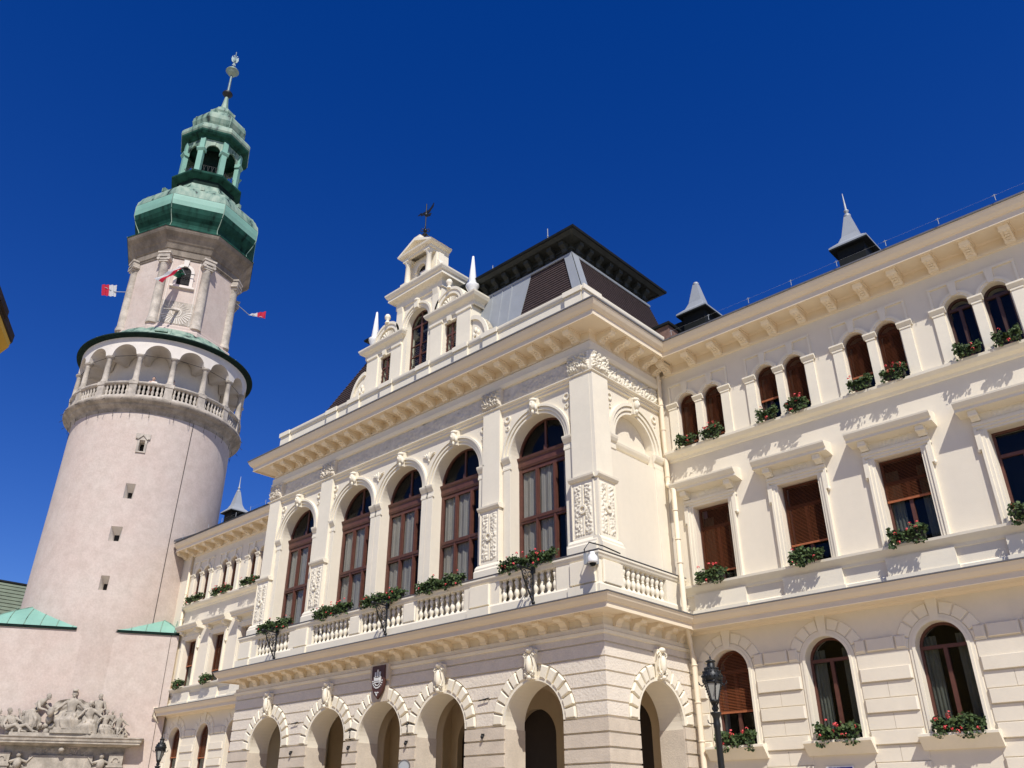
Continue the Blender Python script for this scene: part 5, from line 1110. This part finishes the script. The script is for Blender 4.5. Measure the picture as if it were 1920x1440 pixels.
def figure(mb, pose, place_, k=1.0, skirt=None, hair=True, veil=False, seed=0):
    P = fig_pts(pose); v, f = skin(P, EDG, RAD); rnd = random.Random(seed)
    def add(vv, ff):
        b = len(mb.v)
        for q in vv: mb.v.append(place_(Vector(q)*k))
        for t in ff: mb.f.append(tuple(b+i for i in t)); mb.sm.append(True)
    vv = []
    for q in v:
        n_ = noise.noise(Vector(q)*9+Vector((seed, 0, 0)))*0.018 if q[2] < P[2].z else 0
        vv.append((q[0]+n_, q[1]+n_, q[2]))
    add(vv, f)
    t = MB(); h = P[3]; fw = (P[13]-P[12]+P[17]-P[16]); fw.z = 0; fw = fw.normalized() if fw.length > 0.01 else Vector((0, 1, 0))
    t.ell(h+Vector((0, 0, 0.02)), (0.088, 0.10, 0.125), 12, 10); t.ell(h+fw*0.10+Vector((0, 0, 0.0)), (0.018, 0.022, 0.03), 6, 5); t.ell(h+fw*0.075+Vector((0, 0, -0.07)), (0.04, 0.035, 0.035), 8, 5)
    sd = Vector((fw.y, -fw.x, 0))
    for s in (-1, 1): t.ell(h+sd*s*0.09, (0.02, 0.02, 0.035), 6, 5); t.ell(h+fw*0.088+sd*s*0.034+Vector((0, 0, 0.035)), (0.016, 0.012, 0.012), 6, 4)
    if hair: t.ell(h-fw*0.025+Vector((0, 0, 0.06)), (0.10, 0.11, 0.10), 10, 8)
    for hd in (P[6], P[9]): 
        for i in range(4): t.tube([hd+Vector((0.018*(i-1.5), 0, 0)), hd+Vector((0.02*(i-1.5), 0.05, -0.02)), hd+Vector((0.018*(i-1.5), 0.075+0.008*(i in (1, 2)), -0.05))], 0.011, 5)
        t.tube([hd+Vector((0.03, 0, 0)), hd+Vector((0.055, 0.03, 0.0))], 0.011, 5)
    if skirt:                                                  # draped cloth with folds: (centre, top z, bottom z, rx, ry, forward shift)
        (cx_, cy_), zt, zb, rx, ry, fs = skirt; rows = []; seated = fs > 0.06
        for i in range(15):
            q = i/14; row = []
            yc = (0.04+0.36*min(1, q/0.45)) if seated else 0.02; kx = 0.5+0.5*min(1, q/0.5)**0.8; ky = (0.42+0.58*min(1, q/0.4))*(1-0.25*max(0, q-0.5)) if seated else kx
            for j in range(72):
                a = 2*PI*j/72; fold = 1+(0.05+0.10*q)*math.sin(a*8+seed+2.5*q)+0.06*math.sin(a*15+seed*2+3*q)+0.05*math.sin(a*3+6*q+seed)
                row.append((cx_+rx*kx*fold*math.cos(a)+0.05*math.sin(4*q+seed), yc+ry*ky*fold*math.sin(a), zt+(zb-zt)*q))
            rows.append(row)
        t.quad_grid(rows, True, True)
    if veil: t.ell(h+Vector((0, -0.06, -0.25)), (0.26, 0.12, 0.42), 12, 10)
    add(t.v, t.f)
MON = thing('monument', 'weathered stone monument with seated crowned woman and groups of figures over a carved panel', 'monument', BW.p(-4.77, 0, 0.4))
def mplace(u, z, o, rz=0.0):
    c_, s_ = math.cos(rz), math.sin(rz)
    return lambda q: BW.p(u+q.x*c_-q.y*s_, z+q.z, 0.06+0.62*(o+q.x*s_+q.y*c_))
m = MB(); MX0, MX1 = -8.05, -1.45
mp_ = [BW.p(MX0+0.1, 0, -0.3)[:2], BW.p(MX0+0.1, 0, 0.25)[:2], BW.p(MX1-0.1, 0, 0.25)[:2], BW.p(MX1-0.1, 0, -0.3)[:2]]
m.sweep(mp_, [(-0.1, 5.30), (0.05, 5.32), (0.12, 5.38), (0.55, 5.42), (0.55, 5.52), (0.60, 5.54), (0.62, 5.66), (0.68, 5.72), (0.68, 5.77), (-0.3, 5.80)]); part('cornice', m, statue_m, MON)
m = MB(); m.box(BW, -7.6, -1.9, 5.78, 5.93, 0, 0.75); m.box(BW, -5.65, -4.0, 5.93, 6.08, 0, 0.86); m.box(BW, -5.5, -4.15, 6.08, 6.22, 0, 0.80); part('plinth', m, statue_m, MON)
m = MB(); m.box(BW, MX0+0.3, MX1-0.3, 0, 5.32, 0, 0.06)
for u in (-7.72, -1.82-0.3): m.box(BW, u-0.36, u+0.36, 0, 4.95, 0.06, 0.34); m.box(BW, u-0.42, u+0.42, 4.30, 4.40, 0.06, 0.40); m.ring(BW, u, 4.62, 0.14, 0.22, -10, 190, 0.34, 0.39, 14); m.box(BW, u-0.3, u+0.3, 0, 4.2, 0.34, 0.37)
m.box(BW, -6.45, -3.3, 3.2, 4.85, 0.06, 0.22); m.box(BW, -6.2, -3.6, 3.2, 4.7, 0.22, 0.235); part('carved_panel', m, statue_m, MON)
m = MB()
for u in (-6.95, -2.85):
    m.ell(BW.p(u, 4.85, 0.25), (0.13, 0.13, 0.15)); m.ell(BW.p(u, 4.45, 0.2), (0.28, 0.2, 0.3))
    for s in (-1, 1): m.tube([BW.p(u+s*0.1, 4.6, 0.2), BW.p(u+s*0.45, 4.5, 0.24), BW.p(u+s*0.7, 4.8, 0.22)], [0.09, 0.07, 0.04], 6)
    relief(m, BW, u-0.75, u+0.75, 3.2, 4.5, 0.06, 0.16, 0.05, 17+int(u), 8)
m.ell(BW.p(-4.9, 5.12, 0.5), (0.16, 0.16, 0.15)); relief(m, BW, -6.2, -3.6, 4.86, 5.28, 0.06, 0.06, 0.05, 33, 9); part('relief_figures', m, statue_m, MON)
def statue(nm, lst):
    m = MB()
    for pose, pl, k, sk, sd in lst: figure(m, pose, pl, k, sk, seed=sd)
    return m
m = statue('w', [(sit(0.02), mplace(-4.9, 6.2, 0.2), 1.42, ((0, 0), 0.60, -0.03, 0.40, 0.34, 0.12), 3)])
for s in (-1, 1):                                              # cloak flowing from the shoulders over the arms, and crown
    rows = []
    for i in range(9):
        t = i/8; rows.append([BW.p(-4.9+s*(0.22+0.75*t)+0.06*math.sin(j*1.1+i), 7.78-0.25*t-(0.75+0.5*t)*j/9, 0.22-0.05*j/9+0.07*math.sin(j*1.7+t*5)) for j in range(10)])
    m.quad_grid(rows, False, True)
m.lathe([(0.13, 0), (0.15, 0.12), (0.12, 0.12), (0.05, 0.06)], BW.p(-4.9, 8.14, 0.26), 12); part('seated_woman', m, statue_m, MON)
m = statue('b', [(bend(), mplace(-6.65, 5.95, 0.35), 1.32, ((-0.1, 0.08), 0.88, 0.22, 0.30, 0.26, 0.05), 5), (sit(0.05, -0.05), mplace(-7.15, 5.6, 0.2, 0.4), 1.05, None, 11)]); m.ell(BW.p(-5.85, 7.0, 0.6), (0.24, 0.18, 0.26)); part('stooping_man', m, statue_m, MON)
m = statue('c', [(recline(1), mplace(-7.55, 5.93, 0.45), 1.25, None, 6), (recline(1), mplace(-8.05, 5.93, 0.5), 1.2, None, 7)]); m.tube([BW.p(-7.2, 6.4, 0.3), BW.p(-7.5, 7.15, 0.3)], 0.05, 6); part('reclining_men', m, statue_m, MON)
m = statue('d', [(stand(), mplace(-3.55, 5.95, 0.2), 1.18, ((0, 0), 1.15, 0.0, 0.28, 0.2, 0.0), 8), (sit(0.06, -0.08), mplace(-3.85, 5.98, 0.4), 1.2, ((0, 0), 0.60, -0.04, 0.38, 0.32, 0.1), 9)]); part('mother_and_man', m, statue_m, MON)
m = statue('e', [(sit(0.05), mplace(-3.05, 5.9, 0.45, -0.4), 0.95, ((0, 0), 0.6, 0.0, 0.36, 0.3, 0.1), 10), (sit(0.12), mplace(-2.35, 5.8, 0.5, -0.5), 0.92, None, 12), (stand(), mplace(-2.75, 5.9, 0.25), 0.72, None, 13)])
m.tube([BW.p(-2.2, 5.95, 0.75), BW.p(-1.95, 6.45, 0.7)], 0.05, 6); part('children', m, statue_m, MON)
m = MB()
for k in range(64):
    r_ = random.Random(k); u = r_.uniform(-7.9, -1.8); hmax = 1.15*(1-abs(u+4.77)/3.3); m.ell(BW.p(u, 5.92+r_.uniform(0, max(0.1, hmax)), r_.uniform(0.05, 0.28)), (r_.uniform(0.12, 0.28), r_.uniform(0.1, 0.2), r_.uniform(0.1, 0.28)), 8, 6)
part('rocky_ground', m, statue_m, MON)

# ------------------------------------------------------------------ people on the gallery
def person(az, z, k, label, top, hair, sd):
    q0 = tp(az, 5.18, z); o = thing('person', label, 'person', q0); a = A0+R(az)-PI/2
    c_, s_ = math.cos(a), math.sin(a); pl = lambda q: (q0[0]+q.x*c_-q.y*s_, q0[1]+q.x*s_+q.y*c_, z+q.z)
    P = stand(); P['lh'] = (-0.2, 0.42, 1.12); P['rh'] = (0.22, 0.42, 1.12); P['le'] = (-0.3, 0.2, 1.12); P['re'] = (0.32, 0.2, 1.12)
    m = MB(); figure(m, P, pl, k, None, False, seed=sd); part('body', m, skin_m, o)
    P2 = dict(P); v, f = skin(fig_pts(P2)[:9], [e for e in EDG if max(e) < 9 and 3 not in e and 6 not in e], [r*1.12 for r in RAD[:9]])
    V_ = [Vector(P[n]) for n in ('pel', 'chest', 'ls', 'le', 'rs', 're')]; v, f = skin(V_, [(0, 1), (1, 2), (2, 3), (1, 4), (4, 5)], [0.18, 0.195, 0.10, 0.075, 0.10, 0.075])
    m = MB(); m.v = [pl(Vector(q)*k) for q in v]; m.f = f; m.sm = [True]*len(f); part('shirt', m, top, o)
    m = MB(); h = Vector(P['head']); t = MB(); t.ell(h+Vector((0, -0.02, 0.06)), (0.10, 0.11, 0.105), 12, 8); m.v = [pl(Vector(q)*k) for q in t.v]; m.f = t.f; m.sm = t.sm; part('hair', m, hair, o)
person(-1.0, 26.46, 1.0, 'person in a pale shirt leaning on the tower gallery balustrade', shirt_m, hair_m, 1)
person(12.5, 26.46, 1.0, 'small dark haired person beside a column of the tower gallery', dshirt_m, hair_m, 2)

# ------------------------------------------------------------------ flags on the tower
def cloth(rows_pts, seed=0.0, amp=0.05):
    a, b_, c_, d_ = map(Vector, rows_pts); n = (b_-a).cross(c_-a).normalized(); rows = []
    for i in range(9):
        s = i/8; rows.append([(a.lerp(b_, t/12)).lerp(c_.lerp(d_, t/12), s)+n*amp*math.sin(t*0.9+seed+s*2) for t in range(13)])
    m = MB(); m.quad_grid(rows, False, True); return m
def flag(label, pole, panels):
    o = thing('flag', label, 'flag', pole[0], 'flags flying from the tower'); m = MB(); m.tube(pole, 0.03, 6); m.ell(pole[-1], (0.05, 0.05, 0.05), 6, 5); part('pole', m, zinc_m, o)
    for i, (pts, mt, nm) in enumerate(panels): part(nm, cloth(pts, i*1.3), mt, o)
flag('red and white flag on the left side of the tower octagon', [tp(-62, 3.9, 36.6), (-57.74, 18.05, 36.95), (-57.9, 17.3, 37.05)],
     [([(-57.85, 17.56, 37.38), (-57.93, 17.1, 37.22), (-57.82, 17.69, 36.43), (-57.92, 17.23, 36.34)], red_m, 'red_band'), ([(-57.74, 18.05, 37.53), (-57.85, 17.56, 37.38), (-57.71, 18.17, 36.56), (-57.82, 17.69, 36.43)], wcloth_m, 'white_band')])
flag('red and white flag on the right side of the tower octagon', [tp(68, 3.9, 37.6), (-54.1, 27.04, 37.5), (-53.5, 28.0, 37.42)],
     [([(-54.1, 27.04, 37.53), (-53.75, 27.6, 37.78), (-54.1, 27.04, 37.44), (-53.74, 27.61, 37.38)], wcloth_m, 'white_band'), ([(-53.75, 27.6, 37.78), (-53.41, 28.13, 38.0), (-53.74, 27.61, 37.38), (-53.41, 28.13, 37.34)], red_m, 'red_band')])
fa = [tp(4, 3.66, 37.72), (-53.05, 20.8, 38.05), (-52.9, 20.55, 38.1)]
flag('red white and green flag hanging from the window above the sundial', fa,
     [([(-52.1, 20.1, 37.6), (-50.99, 18.22, 35.0), (-52.58, 20.38, 37.86), (-51.76, 18.78, 35.51)], wcloth_m, 'white_band'), ([(-52.58, 20.38, 37.86), (-51.76, 18.78, 35.51), (-53.0, 20.65, 38.09), (-52.56, 19.31, 36.01)], red_m, 'red_band'),
      ([(-53.0, 20.65, 38.06), (-52.95, 20.0, 37.2), (-53.05, 21.1, 37.95), (-53.1, 20.6, 37.25)], gcloth_m, 'green_band')])

# ------------------------------------------------------------------ street lamps
def lamp(label, loc, rz):
    o = thing('street_lamp', label, 'street lamp', loc, 'old iron street lamps', rz)
    m = MB(); m.lathe([(0.20, 0), (0.20, 0.5), (0.15, 0.6), (0.16, 0.75), (0.10, 0.9), (0.085, 1.2), (0.072, 3.62), (0.085, 3.66), (0.085, 3.72), (0.075, 3.76), (0.075, 3.84), (0.10, 3.90), (0.13, 3.95), (0.135, 3.98), (0.05, 3.99)], (0, 0, 0), 18)
    m.tube([(0, 0, 3.74), (-0.15, 0, 3.73), (-0.20, 0, 3.76), (-0.21, 0, 3.82)], 0.014, 5); part('post', m, iron_m, o, True)
    m = MB()
    for k in range(6):
        a = PI/3*k; q = lambda r, z: (r*math.cos(a), r*math.sin(a), z)
        m.tube([q(0.095, 4.25), q(0.205, 4.66)], 0.014, 5); m.tube([q(0.04, 4.0), q(0.075, 4.06), q(0.05, 4.13), q(0.09, 4.2), q(0.1, 4.25)], 0.014, 5)
        for i in range(7): t = i/6; m.ell(q(0.11+0.11*t, 4.27+0.36*t), (0.014, 0.014, 0.02), 5, 4)
        pts = [q(0.22+0.075*t*math.cos(2.2*PI*t*1.0)+0.06*t, 4.66+0.06*math.sin(2.2*PI*t)) for t in [i/12 for i in range(13)]]; m.tube(pts, 0.012, 5); m.ell(q(0.33, 4.64), (0.022, 0.022, 0.022), 6, 5); m.ell(q(0.27, 4.58), (0.016, 0.016, 0.02), 6, 4)
    m.lathe([(0.04, 3.98), (0.05, 4.05), (0.03, 4.1), (0.04, 4.18), (0.11, 4.21), (0.115, 4.25), (0.10, 4.26)], (0, 0, 0), 12); m.lathe([(0.20, 4.63), (0.225, 4.65), (0.225, 4.69), (0.21, 4.71)], (0, 0, 0), 6)
    cage = part('lantern_cage', m, iron_m, o, True)
    m = MB(); m.lathe([(0.088, 4.25), (0.195, 4.65)], (0, 0, 0), 6, 0, False); part('lamp_glass', m, milk_m, cage, True)
    m = MB(); m.lathe([(0.22, 4.70), (0.245, 4.74), (0.24, 4.82), (0.21, 4.90), (0.15, 4.98), (0.10, 5.02), (0.095, 5.10), (0.085, 5.12), (0.12, 5.14), (0.125, 5.16), (0.06, 5.19), (0.015, 5.21), (0.02, 5.24), (0.008, 5.28), (0, 5.29)], (0, 0, 0), 12, 0.2)
    for k in range(14):
        a = 2*PI*k/14
        for r_, z in ((0.245, 4.8), (0.21, 4.9), (0.16, 4.98)): m.ell((r_*math.cos(a+z), r_*math.sin(a+z), z), (0.022, 0.022, 0.03), 5, 4)
    part('lamp_roof', m, iron_m, o, True); return o
lamp('black iron street lamp standing before the first arched window right of the centre', (-11.11, 19.0, 0), 0.3)
lamp('black iron street lamp between the gate house and the left wing', (-41.8, 20.22, 0), 0.9)
lamp('dark street lamp at the left edge beside the stone monument', (-29.52, 8.82, -0.4), 0.5)

# ------------------------------------------------------------------ houses at the edges of the view
yh = thing('yellow_house', 'yellow house with a dark tiled eave at the upper left edge', 'house', (-16, 2.5, 0))
d1 = Vector((-19.98+18.81, 4.35-3.73, 0)).normalized(); d2_ = Vector((-d1.y, d1.x, 0))*-1.0
if d2_.x > 0: d2_ = -d2_
e0 = Vector((-19.98, 4.35, 0)); d2_ = Vector((-1.0, -0.06, 0))
def yp(a, b_, z): q = e0-d1*a+d2_*b_; return (q.x, q.y, z)
m = MB(); m.hexa([yp(14, 0.75, 0), yp(0.12, 0.75, 0), yp(0.12, 9, 0), yp(14, 9, 0)], [yp(14, 0.75, 11.4), yp(0.12, 0.75, 11.4), yp(0.12, 9, 11.4), yp(14, 9, 11.4)]); part('wall', m, yhouse_m, yh)
m = MB(); m.hexa([yp(14, 0.10, 11.4), yp(0.06, 0.10, 11.4), yp(0.06, 9, 11.4), yp(14, 9, 11.4)], [yp(14, 0.08, 11.52), yp(0.05, 0.08, 11.52), yp(0.05, 9, 11.52), yp(14, 9, 11.52)]); part('eaves', m, yhouse_m, yh)
m = MB(); m.hexa([yp(14, 0, 11.523), yp(0, 0, 11.523), yp(0, 9, 11.523), yp(14, 9, 11.523)], [yp(14, -0.02, 11.7), yp(0.0, -0.02, 11.7), yp(0.0, 9, 13.5), yp(14, 9, 13.5)])
m.hexa([yp(14, -0.12, 11.56), yp(1.0, -0.12, 11.56), yp(1.0, -0.02, 11.56), yp(14, -0.02, 11.56)], [yp(14, -0.12, 11.72), yp(1.0, -0.12, 11.72), yp(1.0, -0.02, 11.72), yp(14, -0.02, 11.72)]); part('roof', m, ytile_m, yh)
gh = thing('green_roof_house', 'house with a mossy green tiled roof behind the gate house, at the left edge', 'house', (-74, 19, 0))
m = MB(); m.cbox(-80, -68.2, 10, 28, 0, 13.2); part('wall', m, twhite_m, gh)
m = MB(); n = 16; V0 = [(-67.7, 9.5, 13.0), (-67.7, 28.5, 13.0)]; V1 = [(-70.6, 9.5, 17.6), (-70.6, 28.5, 17.6)]
for k in range(n):
    t0, t1 = k/n, (k+1)/n; L = lambda i, t: Vector(V0[i]).lerp(Vector(V1[i]), t); off_ = Vector((0.05, 0, 0.03))
    m.face([L(0, t0)+off_, L(1, t0)+off_, L(1, t1), L(0, t1)]); m.face([L(0, t0), L(1, t0), L(1, t0)+off_, L(0, t0)+off_])
m.face([(-70.6, 9.5, 17.6), (-70.6, 28.5, 17.6), (-80, 28.5, 13), (-80, 9.5, 13)]); part('roof', m, grtile_m, gh)
m = MB(); m.tube([(-70.6, 9.5, 17.62), (-70.6, 28.5, 17.62)], 0.12, 8); part('ridge_cap', m, droof_m, gh)
